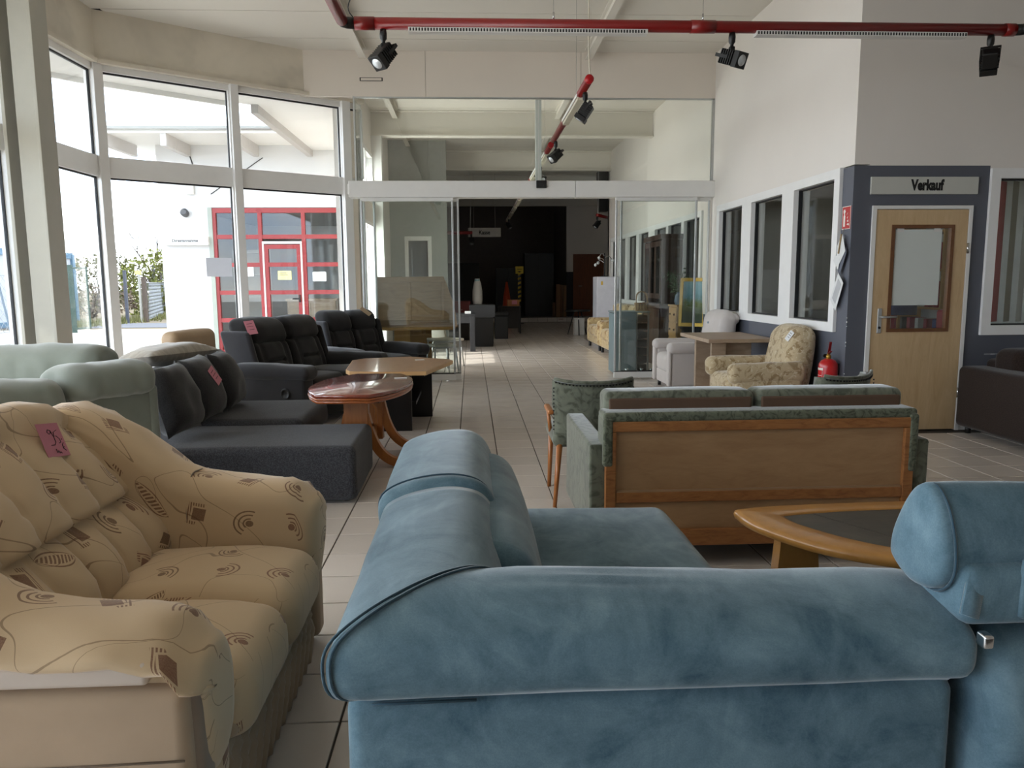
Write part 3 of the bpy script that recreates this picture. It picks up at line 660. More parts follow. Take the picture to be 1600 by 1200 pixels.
def fence_yard():
    def post(px, py, top, r, m, nm, lab, grp=None):
        p = px_ground(px, py, -.02); h = 1.36 + (440 - top) / (py - 440) * 1.36 + .02
        o = single(nm, join(box(p.x - r, p.x + r, p.y - r, p.y + r, -.04, h - .02), rb(p.x - r * 1.2, p.x + r * 1.2, p.y - r * 1.2, p.y + r * 1.2, h - .03, h, r * .4, k=1)), m, lab, 'post', grp); return p, h
    mp = plain('post_slate', (.22, .23, .27), .6)
    p1, h1 = post(200, 505, 417, .045, mp, 'fence_post', 'dark square fence post left of the yellow sign')
    p2, h2 = post(244, 490, 408, .045, mp, 'fence_post', 'dark square fence post beside the white wing corner')
    p3, h3 = post(229, 503, 428, .07, M_wooddark, 'wooden_post', 'weathered round wooden post with a leaning stake', None)
    p4, h4 = post(222, 503, 424, .035, plain('concrete_post', (.62, .61, .58), .9), 'concrete_post', 'slim pale concrete post under the yellow sign')
    s = thing('sign', 'small yellow sign on top of the pale concrete post', 'sign', (p4.x, p4.y - .05, h4)); part('panel', rb(-.12, .12, -.012, .0, .0, .14, .004, k=1), plain('yellow_sign', (.85, .74, .42), .6), s); part('bracket', box(-.02, .02, .0, .03, -.06, .1), M_alu, s)
    # gate of dark green steel with mesh
    a = px_ground(117, 520, -.02); b = px_ground(142, 519, -.02)
    g = thing('gate', 'dark green steel yard gate with wire mesh standing open', 'gate', (a.x, a.y, -.02)); v = np.array(b) - np.array(a); L_ = np.linalg.norm(v[:2]); ang = math.atan2(v[1], v[0]); g.rotation_euler = (0, 0, ang)
    part('post', box(-.09, .07, -.05, .05, 0, 1.95), M_dgreen, g); part('frame', join(bar((.07, 0, .12), (L_, 0, .12), .05, .05), bar((.07, 0, 1.86), (L_, 0, 1.86), .05, .05)), M_dgreen, g); part('upright', bar((L_, 0, .1), (L_, 0, 1.9), .05, .05, (0, 1, 0)), M_dgreen, g)
    part('brace', bar((-.1, 0, 1.6), (-.42, .1, 0.0), .03, .03), M_dgreen, g)
    part('mesh', join(*[bar((.07 + (L_ - .07) * k / 7, 0, .14), (.07 + (L_ - .07) * k / 7, 0, 1.84), .006, .006, (0, 1, 0)) for k in range(1, 7)], *[bar((.08, 0, .14 + .12 * k), (L_, 0, .14 + .12 * k), .006, .006) for k in range(1, 14)]), M_dgreen, g, kind='stuff')
    def mesh_panel(A, B, h, lab):
        A = np.array(A); B = np.array(B); v = B - A; L_ = np.linalg.norm(v[:2]); t = thing('wire_fence', lab, 'fence', tuple(A), math.atan2(v[1], v[0]))
        wm = plain('galvanised_wire', (.52, .53, .54), .5, .5)
        part('top_wire', bar((0, 0, h), (L_, 0, h), .02, .02), wm, t); part('bottom_wire', bar((0, 0, .1), (L_, 0, .1), .012, .012), wm, t)
        n = int(L_ / .16); dz = h - .1
        part('mesh', join(*[bar((k * .16, 0, .1 if True else 0), (min(k * .16 + dz * .6, L_), 0, .1 + (min(k * .16 + dz * .6, L_) - k * .16) / .6), .008, .008) for k in range(n)], *[bar((max(k * .16 - dz * .6, 0), 0, .1 + (k * .16 - max(k * .16 - dz * .6, 0)) / .6), (k * .16, 0, .1), .008, .008) for k in range(1, n + 1)]), wm, t, kind='stuff')
    mesh_panel((p3.x + .1, p3.y, -.02), (p2.x + .6, p2.y - .0, -.02), 1.45, 'grey wire mesh fence between the wooden post and the wing')
    c0 = px_ground(-60, 530, -.02); mesh_panel(tuple(c0), (a.x - .6, a.y - .1, -.02), 1.65, 'grey wire mesh fence in front of the white container')
    q = px_ground(20, 530, -.02); single('fence_strut', bar((q.x, q.y, -.03), (q.x - .42, q.y + .3, 1.5), .04, .04), plain('strut_grey', (.27, .33, .38), .6), 'slanting grey strut bracing the wire fence at the left', 'strut')
    # container cabin
    c = thing('container', 'white site container cabin with blue edge frame beyond the fence', 'container', (-16.55, 26.6, 0)); wh = plain('container_white', (.62, .63, .65), .6, var=.05, scale=.6)
    part('body', box(-1.4, 1.4, -4.5, 3.8, .12, 2.4), wh, c)
    for x in (-1.4, 1.4):
        for y in (-4.5, 3.8): part('corner_post', box(x - .09, x + .09, y - .09, y + .09, 0, 2.5), M_blue, c)
    part('top_frame', join(box(-1.45, 1.45, -4.55, 3.85, 2.34, 2.56)), M_blue, c); part('bottom_frame', join(box(1.36, 1.46, -4.4, 3.7, .0, .17), box(-1.35, 1.35, -4.57, -4.45, 0, .17), box(-1.35, 1.35, 3.75, 3.87, 0, .17)), M_blue, c)
    # bushes, bare trees, grass strip
    def leafmat(n, a, b):
        B = MB(n); k = B.noise(B.mapping('Object', (1, 1, 1)), 1.7, 4, .7); B.col(B.ramp(k, [(.3, lin(a)), (.7, lin(b))])); B.set(Roughness=.9); return B.m
    lm1 = leafmat('bush_leaves_olive', (.22, .22, .11), (.34, .33, .17)); lm2 = leafmat('bush_leaves_spring', (.27, .29, .09), (.42, .43, .16)); tw = plain('bark_grey', (.27, .24, .22), .95)
    def bush(x, y, rx, rz, lm, lab, n=2400, seed=1):
        r = np.random.default_rng(seed); t = thing('shrub', lab, 'shrub', (x, y, -.03))
        p = r.normal(size=(n, 3)); p /= np.linalg.norm(p, axis=1, keepdims=True); p *= r.uniform(.55, 1, (n, 1)) ** .5
        c = p * np.array([rx, rx * .7, rz]) + np.array([0, 0, rz * .92]); c += vnoise(c * 1.3, seed)[:, None] * .35; c[:, 2] = np.maximum(c[:, 2], .08)
        V = []; F = []
        for k in range(n):
            u = r.normal(size=3); u /= np.linalg.norm(u); w = np.cross(u, r.normal(size=3)); w /= np.linalg.norm(w); s = r.uniform(.06, .13); i = len(V)
            V += [c[k] - u * s, c[k] + w * s * .5, c[k] + u * s, c[k] - w * s * .5]; F.append((i, i + 1, i + 2, i + 3))
        part('foliage', G(V, F), lm, t, kind='stuff')
        part('stems', join(*[tube([(0, 0, 0), (.3 * rx * math.cos(a), .2 * rx * math.sin(a), rz * .8), (.75 * rx * math.cos(a), .5 * rx * math.sin(a), rz * 1.5)], [.05, .03, .01], 5) for a in r.uniform(0, 6.28, 9)]), tw, t)
    labs = ['olive green bush left of the dark fence post', 'broad olive bush in the middle beyond the fence', 'tall olive bush behind the yellow sign', 'bright spring green bush beside the white wing', 'low dry bush in front of the hedge row', 'low olive bush near the field edge']
    bush(-20.6, 44, 2.2, 1.6, lm1, labs[0], seed=1); bush(-16.9, 47, 2.2, 1.5, lm1, labs[1], seed=2); bush(-14.6, 40, 1.6, 1.45, lm1, labs[2], seed=3)
    bush(-14.0, 35.5, 1.6, 1.55, lm2, labs[3], seed=4); bush(-15.8, 33, 1.9, .75, plainleaf := leafmat('bush_dry', (.30, .25, .20), (.40, .34, .27)), labs[4], seed=5, n=700); bush(-19, 35, 2.2, .8, plainleaf, labs[5], seed=6, n=700)
    def tree(x, y, h, lab, seed, n=4):
        r = random.Random(seed); t = thing('bare_tree', lab, 'tree', (x, y, -.03)); G_ = []
        def br(p, d, l, rad, dep):
            q = p + d * l * .5 + Vector((r.uniform(-.1, .1), r.uniform(-.1, .1), 0)) * l * .4; e = q + (d + Vector((r.uniform(-.2, .2), r.uniform(-.2, .2), .12))).normalized() * l * .5
            G_.append(tube([p, q, e], [rad, rad * .8, rad * .6], 5 if dep < 2 else 3, False))
            if dep < n:
                for k in range(3 if dep < 3 else 2): br(q.lerp(e, r.uniform(.1, 1)), (d + Vector((r.uniform(-.9, .9), r.uniform(-.9, .9), r.uniform(-.1, .5)))).normalized(), l * r.uniform(.55, .75), rad * .55, dep + 1)
        br(Vector((0, 0, 0)), Vector((0, 0, 1)), h * .42, h * .012, 0)
        part('trunk', G_[0], tw, t); part('branches', join(*G_[1:]), tw, t)
    tree(-24.5, 56, 5.2, 'bare tree left of centre beyond the bushes', 3); tree(-20.6, 52, 5.4, 'slender bare tree behind the olive bushes', 8); tree(-16.2, 40, 5.6, 'tall bare tree with fine twigs beside the white wing', 5, 5)
    r = np.random.default_rng(3); V = []; F = []
    for k in range(1500):
        f = r.uniform(); a_ = px_ground(40 + 240 * f, 520 - 26 * f + r.normal() * 1.6, -.02); hh = r.uniform(.05, .26); s = .03; i = len(V); o = r.uniform(-.1, .1, 2); g = r.uniform(0, 3.14)
        V += [(a_.x - s * math.cos(g), a_.y - s * math.sin(g), -.03), (a_.x + s * math.cos(g), a_.y + s * math.sin(g), -.03), (a_.x + o[0], a_.y + o[1], hh)]; F.append((i, i + 1, i + 2))
    single('grass', G(V, F), leafmat('grass_strip', (.30, .31, .15), (.42, .41, .24)), 'strip of rough grass along the foot of the fence', 'grass', kind='stuff')
fence_yard()
# ------------------------------------------------------------ large seating
def spline(pts, n, closed=True):
    P = np.array(pts, float); m = len(P); out = []
    segs = m if closed else m - 1
    for i in range(segs):
        a, b, c, d = (P[(i - 1) % m], P[i], P[(i + 1) % m], P[(i + 2) % m]) if closed else (P[max(i - 1, 0)], P[i], P[i + 1], P[min(i + 2, m - 1)])
        for k in range(n):
            t = k / n; out.append(.5 * ((2 * b) + (c - a) * t + (2 * a - 5 * b + 4 * c - d) * t * t + (3 * b - a - 3 * c + d) * t ** 3))
    if not closed: out.append(P[-1])
    return np.array(out)
def capped(profile_at, ss, cap=.05, steps=4):
    """sections along s with softly domed ends; profile_at(s) -> (n,3) points; direction of s is taken from neighbours"""
    secs = [profile_at(s) for s in ss]
    def dome(sec, away):
        c = sec.mean(0); out = []
        for k in range(1, steps + 1):
            a = PI / 2 * k / steps; sc = 1 - .42 * (1 - math.cos(a)) if k < steps else .55
            out.append(c + (sec - c) * sc + away * cap * math.sin(a))
        return out
    d0 = secs[0].mean(0) - secs[1].mean(0); d0 /= np.linalg.norm(d0); d1 = secs[-1].mean(0) - secs[-2].mean(0); d1 /= np.linalg.norm(d1)
    return loft(dome(secs[0], d0)[::-1] + secs + dome(secs[-1], d1))
def px_plane(px, py, p0, n):
    m = S.camera.matrix_world; d = m.to_3x3() @ Vector(((px - 800) / 1200, -(py - 600) / 1200, -1)); o = Vector((0, 0, 1.36)); n = Vector(n)
    return np.array(o + d * ((Vector(p0) - o).dot(n) / d.dot(n)))

M_bluev = velvet('blue_velour', (.25, .36, .415), (.48, .58, .625))
M_blued = velvet('blue_velour_seam', (.20, .29, .34), (.28, .37, .42))
def blue_sofa():
    X0, Y0 = -.25, 1.30
    t = thing('corner_sofa', 'large blue velour corner sofa seen from behind in the front of the room', 'sofa', (.3, 2.0, 0))
    P = lambda n, g, m=M_bluev, par=t, **k: part(n, g, m, par, True, world=True, **k)
    prof = spline([(.05, .592), (.0, .625), (-.014, .675), (-.004, .725), (.05, .757), (.13, .775), (.21, .776), (.272, .755), (.31, .70), (.335, .59), (.36, .47), (.28, .43), (.14, .50)], 5)
    def side(fn, s, off):
        return fn
    secs = []
    for f in (1.0, .985, .96, .9, .8, .65, .5, .35, .2, .1, .04, 0):
        secs.append(np.array([(X0 + u + f * (.905 - X0 - u), Y0 + u, z) for u, z in prof]))
    for f in (.05, .12, .25, .4, .55, .7, .85, .94, 1.0):
        secs.append(np.array([(X0 + u, Y0 + u + f * (2.16 - Y0 - u), z) for u, z in prof]))
    c = secs[0].mean(0); first = [c + (secs[0] - c) * sc + np.array([dx, 0, 0]) for sc, dx in ((.55, .038), (.78, .034), (.92, .024), (.985, .010))]
    g = loft(first + secs).wrinkle(.007, (5, 5, 7), 3, lambda v: np.clip((v[:, 2] - .55) / .1, 0, 1))
    # soft puckers that run out of the mitre seam
    def pucker(v):
        k = np.exp(-((v[:, 0] - v[:, 1] + X0 * -1 + 0) - (X0 * -1 - Y0) - .10) ** 2 / .008) * np.clip((v[:, 1] - 1.2) / .1, 0, 1)
        v[:, 2] += .004 * k * np.sin(70 * (v[:, 0] + v[:, 1])); return v
    def taper(v): v[:, 2] -= .030 * np.clip((v[:, 0] - .08) / .8, 0, 1) * np.clip((v[:, 2] - .62) / .15, 0, 1); return v
    g.warp(pucker).warp(taper); P('backrest', g)
    for off in (-.006, .008):
        P('seam', tube([(X0 + u + off, Y0 + u - off * .4, z + .0015) for u, z in prof[2:38]], .0032, 5), M_blued)
    hp = [(u, z) for u, z in prof]
    def head(s): return np.array([(X0 - .012 + (u + .0) * 1.05, s, (z - .6) * 1.09 + .607) for u, z in hp])
    g = capped(head, [2.185, 2.2, 2.3, 2.45, 2.6, 2.75, 2.88, 2.92], .035).wrinkle(.006, (5, 6, 7), 9); P('headrest', g)
    P('seam', tube([(X0 - .014 + u * 1.05, 2.205, (z - .6) * 1.09 + .609) for u, z in hp[2:40]], .003, 5), M_blued)
    P('body', join(rb(-.242, .925, 1.335, 1.60, .03, .60, .035, (8, 2, 5), 3, (.0, .006, 0)), rb(-.242, .06, 1.55, 2.93, .03, .60, .035, (2, 8, 5), 3)).wrinkle(.004, (4, 4, 4), 5))
    P('seam', tube([(-.205, 1.36, .575), (-.19, 1.34, .588), (-.16, 1.333, .592), (.0, 1.333, .594)], .003, 5), M_blued)
    P('seat', rb(.055, .80, 1.60, 3.06, .22, .445, .075, (6, 10, 2), 4, (0, 0, .018)).wrinkle(.007, (4, 4, 3), 21))
    P('back_cushion', rb(.03, .20, 1.75, 2.86, .40, .73, .07, (2, 8, 3), 3, (.02, 0, 0)).warp(lambda v: np.column_stack([v[:, 0] - (v[:, 2] - .44) * .25, v[:, 1], v[:, 2]])).wrinkle(.006, (5, 5, 5), 31))
    P('seat_base', rb(.06, .77, 1.60, 3.02, .05, .235, .03, (4, 6, 1), 2))
    for x, y in ((-.15, 1.42), (.85, 1.45), (-.15, 2.85), (.68, 2.95)): P('foot', cyl(x, y, 0, .055, .025), M_black)
    # right-hand unit with raised headrest
    g = rb(.955, 1.80, 1.26, 1.65, .03, .70, .05, (6, 5, 5), 3)
    def slope(v):
        k = np.clip((v[:, 2] - .60) / .10, 0, 1) * np.clip((1.5 - v[:, 1]) / .2, 0, 1); v[:, 1] += .07 * k; return v
    P('end_unit_seat', rb(.955, 1.80, 1.66, 2.05, .03, .40, .05, (4, 3, 2), 3)); P('end_unit', g.warp(slope).wrinkle(.006, (5, 5, 5), 41))
    P('lower_back', rb(.90, 1.80, 1.305, 1.50, .715, .835, .03, (5, 2, 2), 3).wrinkle(.005, (7, 7, 7), 44))
    hr = spline([(1.50, .775), (1.515, .80), (1.50, .86), (1.455, .935), (1.41, .965), (1.365, .94), (1.335, .88), (1.33, .81), (1.37, .765), (1.44, .755)], 4)
    def h2(s): return np.array([(s, y, z + .006 * math.sin(s * 3)) for y, z in hr])
    P('raised_headrest', capped(h2, [.885, .90, .95, 1.05, 1.2, 1.35, 1.5, 1.62], .022).wrinkle(.006, (6, 6, 6), 47))
    P('seam', tube([(.893, y - .002, z + .001) for y, z in hr[14:36]], .003, 5), M_blued)
    P('flap', rb(1.005, 1.7, 1.298, 1.315, .735, .85, .006, (3, 1, 2), 2).wrinkle(.006, (8, 8, 8), 3))
    P('strap', bar((.93, 1.318, .815), (.905, 1.296, .745), .035, .008, (0, -1, 0)))
    P('hinge', rb(.915, .935, 1.262, 1.29, .695, .722, .006), M_steel)
blue_sofa()

# ------------------------------------------------------------ printed cream fabric
def printed(name, base, ink, ink2, sc=6.0, src='UV', size=1.5):
    B = MB(name); uv = B.tc.outputs[src]
    vm = B.node('ShaderNodeVectorMath', operation='SCALE'); vm.inputs['Scale'].default_value = sc; B.L.new(uv, vm.inputs[0])
    fl = B.node('ShaderNodeVectorMath', operation='FLOOR'); B.L.new(vm.outputs[0], fl.inputs[0])
    fr = B.node('ShaderNodeVectorMath', operation='FRACTION'); B.L.new(vm.outputs[0], fr.inputs[0])
    wn = B.node('ShaderNodeTexWhiteNoise', noise_dimensions='2D'); B.L.new(fl.outputs[0], wn.inputs['Vector'])
    sp = B.node('ShaderNodeSeparateColor'); B.L.new(wn.outputs['Color'], sp.inputs[0]); r1, r2, r3 = sp.outputs
    wn2 = B.node('ShaderNodeTexWhiteNoise', noise_dimensions='2D'); o2 = B.node('ShaderNodeVectorMath', operation='ADD'); B.L.new(fl.outputs[0], o2.inputs[0]); o2.inputs[1].default_value = (17.3, 5.1, 0); B.L.new(o2.outputs[0], wn2.inputs['Vector'])
    sp2 = B.node('ShaderNodeSeparateColor'); B.L.new(wn2.outputs['Color'], sp2.inputs[0]); q1, q2, q3 = sp2.outputs
    sx = B.node('ShaderNodeSeparateXYZ'); B.L.new(fr.outputs[0], sx.inputs[0])
    M = B.math
    x = M('SUBTRACT', M('SUBTRACT', sx.outputs[0], .5), M('MULTIPLY', M('SUBTRACT', r1, .5), .30)); y = M('SUBTRACT', M('SUBTRACT', sx.outputs[1], .5), M('MULTIPLY', M('SUBTRACT', r2, .5), .30))
    a = M('MULTIPLY', r3, 6.283); ca, sa = M('COSINE', a), M('SINE', a)
    X = M('DIVIDE', M('ADD', M('MULTIPLY', x, ca), M('MULTIPLY', y, sa)), size); Y = M('DIVIDE', M('SUBTRACT', M('MULTIPLY', y, ca), M('MULTIPLY', x, sa)), size)
    AX, AY = M('ABSOLUTE', X), M('ABSOLUTE', Y)
    dia = M('ADD', M('DIVIDE', AX, .15), M('DIVIDE', AY, .19))
    stripe = M('GREATER_THAN', M('SINE', M('MULTIPLY', M('ADD', X, Y), 130)), -.1)
    d_in = M('LESS_THAN', dia, .72); d_ring = M('MULTIPLY', M('MULTIPLY', M('LESS_THAN', dia, 1.3), M('GREATER_THAN', dia, .92)), M('GREATER_THAN', M('ADD', X, M('MULTIPLY', Y, .4)), -.02))
    diam = M('MAXIMUM', d_in, M('MULTIPLY', d_ring, stripe))
    lw = M('MULTIPLY', M('MAXIMUM', M('SUBTRACT', 1.0, M('POWER', M('DIVIDE', AY, .27), 2.0)), .0001), .10)
    lf = M('DIVIDE', AX, lw); leaf_in = M('MULTIPLY', M('LESS_THAN', lf, .55), stripe); leaf_ring = M('MULTIPLY', M('LESS_THAN', lf, 1.0), M('GREATER_THAN', lf, .82))
    rad = M('SQRT', M('ADD', M('POWER', M('MULTIPLY', X, 1.2), 2.0), M('POWER', Y, 2.0))); arc = M('MULTIPLY', M('MULTIPLY', M('GREATER_THAN', M('SINE', M('MULTIPLY', rad, 95)), .45), M('LESS_THAN', rad, .26)), M('GREATER_THAN', M('ADD', Y, M('MULTIPLY', X, .8)), .02))
    core = M('LESS_THAN', rad, .055)
    leaf = M('MAXIMUM', leaf_in, leaf_ring); eye = M('MAXIMUM', arc, core)
    is_d = M('LESS_THAN', q1, .42); is_l = M('GREATER_THAN', q1, .66)
    mot = M('ADD', M('ADD', M('MULTIPLY', diam, is_d), M('MULTIPLY', leaf, is_l)), M('MULTIPLY', eye, M('SUBTRACT', M('SUBTRACT', 1.0, is_d), is_l)), clamp=True)
    keep = M('GREATER_THAN', q2, .22); mot = M('MULTIPLY', mot, keep)
    n = B.noise(uv, 2.3, 1.5, .4, .8); ln = M('LESS_THAN', M('ABSOLUTE', M('SUBTRACT', n, .5)), .0025); n2 = B.noise(B.mapping(src, (1, 1, 1)), 2.9, 1, .4, .6); ln2 = M('LESS_THAN', M('ABSOLUTE', M('SUBTRACT', n2, .56)), .002)
    lines = M('MULTIPLY', M('MAXIMUM', ln, ln2), .55)
    tone = B.noise(B.mapping('Object', (1, 1, 1)), 2.5, 4); b = lin(base)
    cb = B.ramp(tone, [(.3, tuple(k * .92 for k in b)), (.7, b)])
    inkc = B.mix(q3, lin(ink), lin(ink2)); grain = B.noise(B.mapping(src, (1, 1, 1)), 300, 2)
    c = B.mix(lines, cb, lin(ink)); c = B.mix(M('MULTIPLY', mot, M('ADD', .55, M('MULTIPLY', grain, .5))), c, inkc)
    B.col(c); B.set(Roughness=.88); B.set(**{'Sheen Weight': .3, 'Sheen Roughness': .4, 'Specular IOR Level': .2}); B.bump(B.noise(B.mapping('Object', (1, 1, 1)), 600, 2), .15, .002)
    return B.m
M_print = printed('cream_printed_fabric', (.83, .725, .585), (.42, .30, .21), (.50, .31, .25))
M_beige = fabric('plain_beige_fabric', (.70, .605, .50), .06, 4, 700, .12)
M_taupe = fabric('plain_taupe_fabric', (.55, .485, .42), .08, 4, 700, .12)
def cream_sofa():
    t = thing('two_seat_sofa', 'cream two seat sofa printed with brown leaf motifs, pink price card on its back', 'sofa', (-1.05, 2.2, 0)); YC = 2.2
    P = lambda n, g, m=M_print, **k: part(n, g, m, t, True, world=True, **k)
    # tufted back: two rows of channels
    secs = []; ys = np.linspace(YC - .50, YC + .50, 121); cw = .172
    for y in ys:
        e = abs(y - YC) / .50; drop = .055 * max(0, (e - .55) / .45) ** 2; ph = ((y - YC) / cw + .5) % 1; b1 = abs(math.sin(PI * ph)) ** .42; ph2 = ((y - YC) / cw) % 1; b2 = abs(math.sin(PI * ph2)) ** .42
        inn = []
        for k in range(9):      # lower row
            q = k / 8; z = .40 + .24 * q; inn.append((-1.085 - .12 * q + (.012 + .064 * b2) * math.sin(PI * q) ** .8, z))
        for k in range(1, 15):  # upper row
            q = k / 14; z = .64 + (.27 - drop) * q; inn.append((-1.205 - .15 * q - .03 * q * q + (.006 + .058 * b1 * (1 - .5 * q)) * math.sin(PI * min(.12 + q * .80, 1)) ** .55, z))
        pts = inn + [(-1.385, .955 - drop), (-1.42, .982 - drop), (-1.475, .992 - drop), (-1.53, .975 - drop), (-1.565, .92 - drop), (-1.58, .75), (-1.55, .40), (-1.52, .10), (-1.2, .10)]
        secs.append(np.array([(x, y, z) for x, z in pts]))
    P('backrest', loft(secs).wrinkle(.008, (9, 9, 16), 4, lambda v: (v[:, 0] > -1.45).astype(float)).wrinkle(.007, (8, 8, 42), 14, lambda v: (v[:, 0] > -1.42).astype(float)))
    P('seam', tube(spline([(-1.0, YC + .452, .48), (-1.0, YC + .452, .60), (-.995, YC + .50, .688), (-.99, YC + .57, .694), (-.985, YC + .65, .68)], 4, False), .003, 4), M_taupe)
    # arms that sweep up into the back
    xs = np.array([-1.50, -1.46, -1.40, -1.34, -1.27, -1.20, -1.13, -1.06, -.98, -.88, -.80, -.73, -.67, -.63, -.60])
    zt = np.interp(xs, [-1.50, -1.42, -1.33, -1.22, -1.12, -1.02, -.9, -.68, -.63, -.60], [.93, .955, .92, .855, .77, .695, .672, .655, .64, .60])
    for sgn in (1, -1):
        ss = []
        for x, z in zip(xs, zt):
            f = max(0, (x + .70) / .10); sh = 1 - .04 * f; pr = [(.455, .30), (.447, z - .12), (.455, z - .05), (.49, z - .012), (.555, z), (.625, z - .006), (.685, z - .028), (.72, z - .044), (.724, z - .06), (.705, z - .072), (.68, z - .072), (.65, .34), (.56, .26)]
            pr = spline(pr, 3); c = pr.mean(0); pr = c + (pr - c) * sh; ss.append(np.array([(x, YC + sgn * a, b) for a, b in pr]))
        c = ss[-1].mean(0); ss += [c + (ss[-1] - c) * k + np.array([dx, 0, 0]) for k, dx in ((.93, .018), (.8, .032), (.55, .04))]
        g = loft(ss)
        def ruche(v, s=sgn):
            a = np.abs(v[:, 1] - YC); m = np.clip((a - .50) / .2, 0, 1) * np.clip((v[:, 2] - .45) / .1, 0, 1); v[:, 2] += .009 * m * np.sin(v[:, 0] * 62 + a * 30) ; v[:, 1] += s * .004 * m * np.sin(v[:, 0] * 62 + a * 30); return v
        P('arm', g.warp(ruche).wrinkle(.006, (7, 7, 7), 12 + sgn))
        P('side_panel', rb(-1.52, -.59, YC + sgn * .60, YC + sgn * .705, .02, .545, .03, (6, 1, 4), 3).wrinkle(.004, (4, 4, 4), 2), M_beige)
        P('side_band', rb(-1.50, -.66, YC + sgn * .62, YC + sgn * .715, .558, .604, .012, (6, 1, 1), 3), plain('band_fabric', (.80, .74, .68), .85))
        P('seam', tube([(-1.5, YC + sgn * .7065, .40), (-.9, YC + sgn * .7085, .385), (-.60, YC + sgn * .7065, .39)], .003, 4), M_taupe)
        P('arm_front', rb(-.625 - .05 * (sgn > 0), -.575 - .05 * (sgn > 0), YC + sgn * .59, YC + sgn * .675, .02, .54, .022, (1, 1, 4), 3).wrinkle(.004, (6, 6, 4), 8), M_taupe)
        P('arm_roll', rb(-.69, -.585, YC + sgn * .47, YC + sgn * .60, .20, .575, .05, (2, 1, 4), 3, (.01, 0, 0)).wrinkle(.012, (9, 9, 14), 15))
    for k, (a, b) in enumerate(((YC - .452, YC - .002), (YC + .002, YC + .452))):
        g = rb(-1.14, -.538, a, b, .265, .455, .075, (7, 5, 2), 4, (0, 0, .022))
        P('seat_cushion', g.warp(lambda v: np.column_stack([v[:, 0], v[:, 1], v[:, 2] - .02 * np.clip((v[:, 0] + .7) / .15, 0, 1)])).wrinkle(.006, (6, 6, 4), 18 + k))
    P('base', rb(-1.5, -.64, YC - .62, YC + .62, .03, .28, .02), M_beige)
    P('front_band', rb(-.70, -.575, YC - .455, YC + .455, .235, .33, .03, (1, 8, 1), 3).warp(lambda v: np.column_stack([v[:, 0], v[:, 1], v[:, 2] - .03 * np.cos((v[:, 1] - YC) * 7) * (v[:, 2] < .28)])), M_beige)
    yy = np.linspace(YC - .47, YC + .47, 150); zz = np.linspace(.015, .30, 9); ss = []
    for y in yy:
        fr = [(-.606 + .017 * math.sin((y - .16 * (z / .3) ** 1.5) * 82) + .012 * math.sin(PI * (z - .015) / .285), y, z) for z in zz]; ss.append(np.array(fr + [(-.67, y, .30), (-.67, y, .015)]))
    P('pleated_skirt', loft(ss), M_taupe if False else M_beige)
    # pink card with handwriting
    p0 = (-1.335, 2.4, .85); n = (.90, 0, .42); off = np.array([.90, 0, .42]) * .030
    q = [px_plane(x, y, p0, n) + off for x, y in ((62, 722), (97, 717), (75, 667), (40, 670))]
    card = thing('price_card', 'pink price card with handwritten 95 pinned to the cream sofa back', 'price card', tuple(q[0]))
    part('sheet', hexa(*q, np.array(n) * .0012), M_pink, card, world=True)
    o, ex, ey = q[3], q[2] - q[3], q[0] - q[3]
    def pt(u, v): return o + ex * u + ey * v + np.array(n) * .0022
    st = []
    for s in ([(.52, .22), (.42, .19), (.36, .26), (.42, .33), (.5, .30), (.52, .22), (.58, .45), (.58, .58), (.50, .66), (.33, .66)], [(.82, .22), (.64, .28), (.60, .40), (.70, .40), (.80, .50), (.80, .60), (.72, .62)], [(.88, .5), (.90, .52)], [(.98 - .08, .62), (.82, .68), (.82, .80), (.90, .86)], [(.80, .75), (.88, .75)], [(.46, .78), (.48, .90), (.54, .84), (.57, .92), (.62, .88), (.66, .93)]):
        st.append(tube([pt(u, v) for u, v in s], .0011, 4))
    part('handwriting', join(*st), M_ink, card, world=True)
cream_sofa()

# ------------------------------------------------------------ grey-green sofa with bolsters
M_gg = fabric('grey_green_velour', (.49, .515, .48), .09, 5, 500, .12, sheen=.4)
def bolster(L, h, d, seed, folds=.008, n=26):
    """back bolster lying along local x, base at z=0"""
    pr = spline([(d * .5, .02), (d * .56, h * .35), (d * .48, h * .75), (d * .2, h * .97), (-d * .2, h), (-d * .48, h * .8), (-d * .56, h * .4), (-d * .48, .03), (0, 0)], 4)
    def sec(s): 
        k = 1 - .07 * abs(2 * s / L) ** 4; return np.array([(s, y, z * k) for y, z in pr])
    g = capped(sec, np.linspace(-L / 2 + .10, L / 2 - .10, n), .10, 6)
    def f(v):
        v[:, 1] += folds * np.sin(v[:, 0] * 48 + 6 * v[:, 2] + 2 * np.sin(v[:, 0] * 11)) * np.clip(np.abs(v[:, 0]) / (L * .25), .25, 1) * np.clip((h - v[:, 2]) / h, 0, 1); return v
    return g.warp(f).wrinkle(.012, (7, 7, 7), seed)
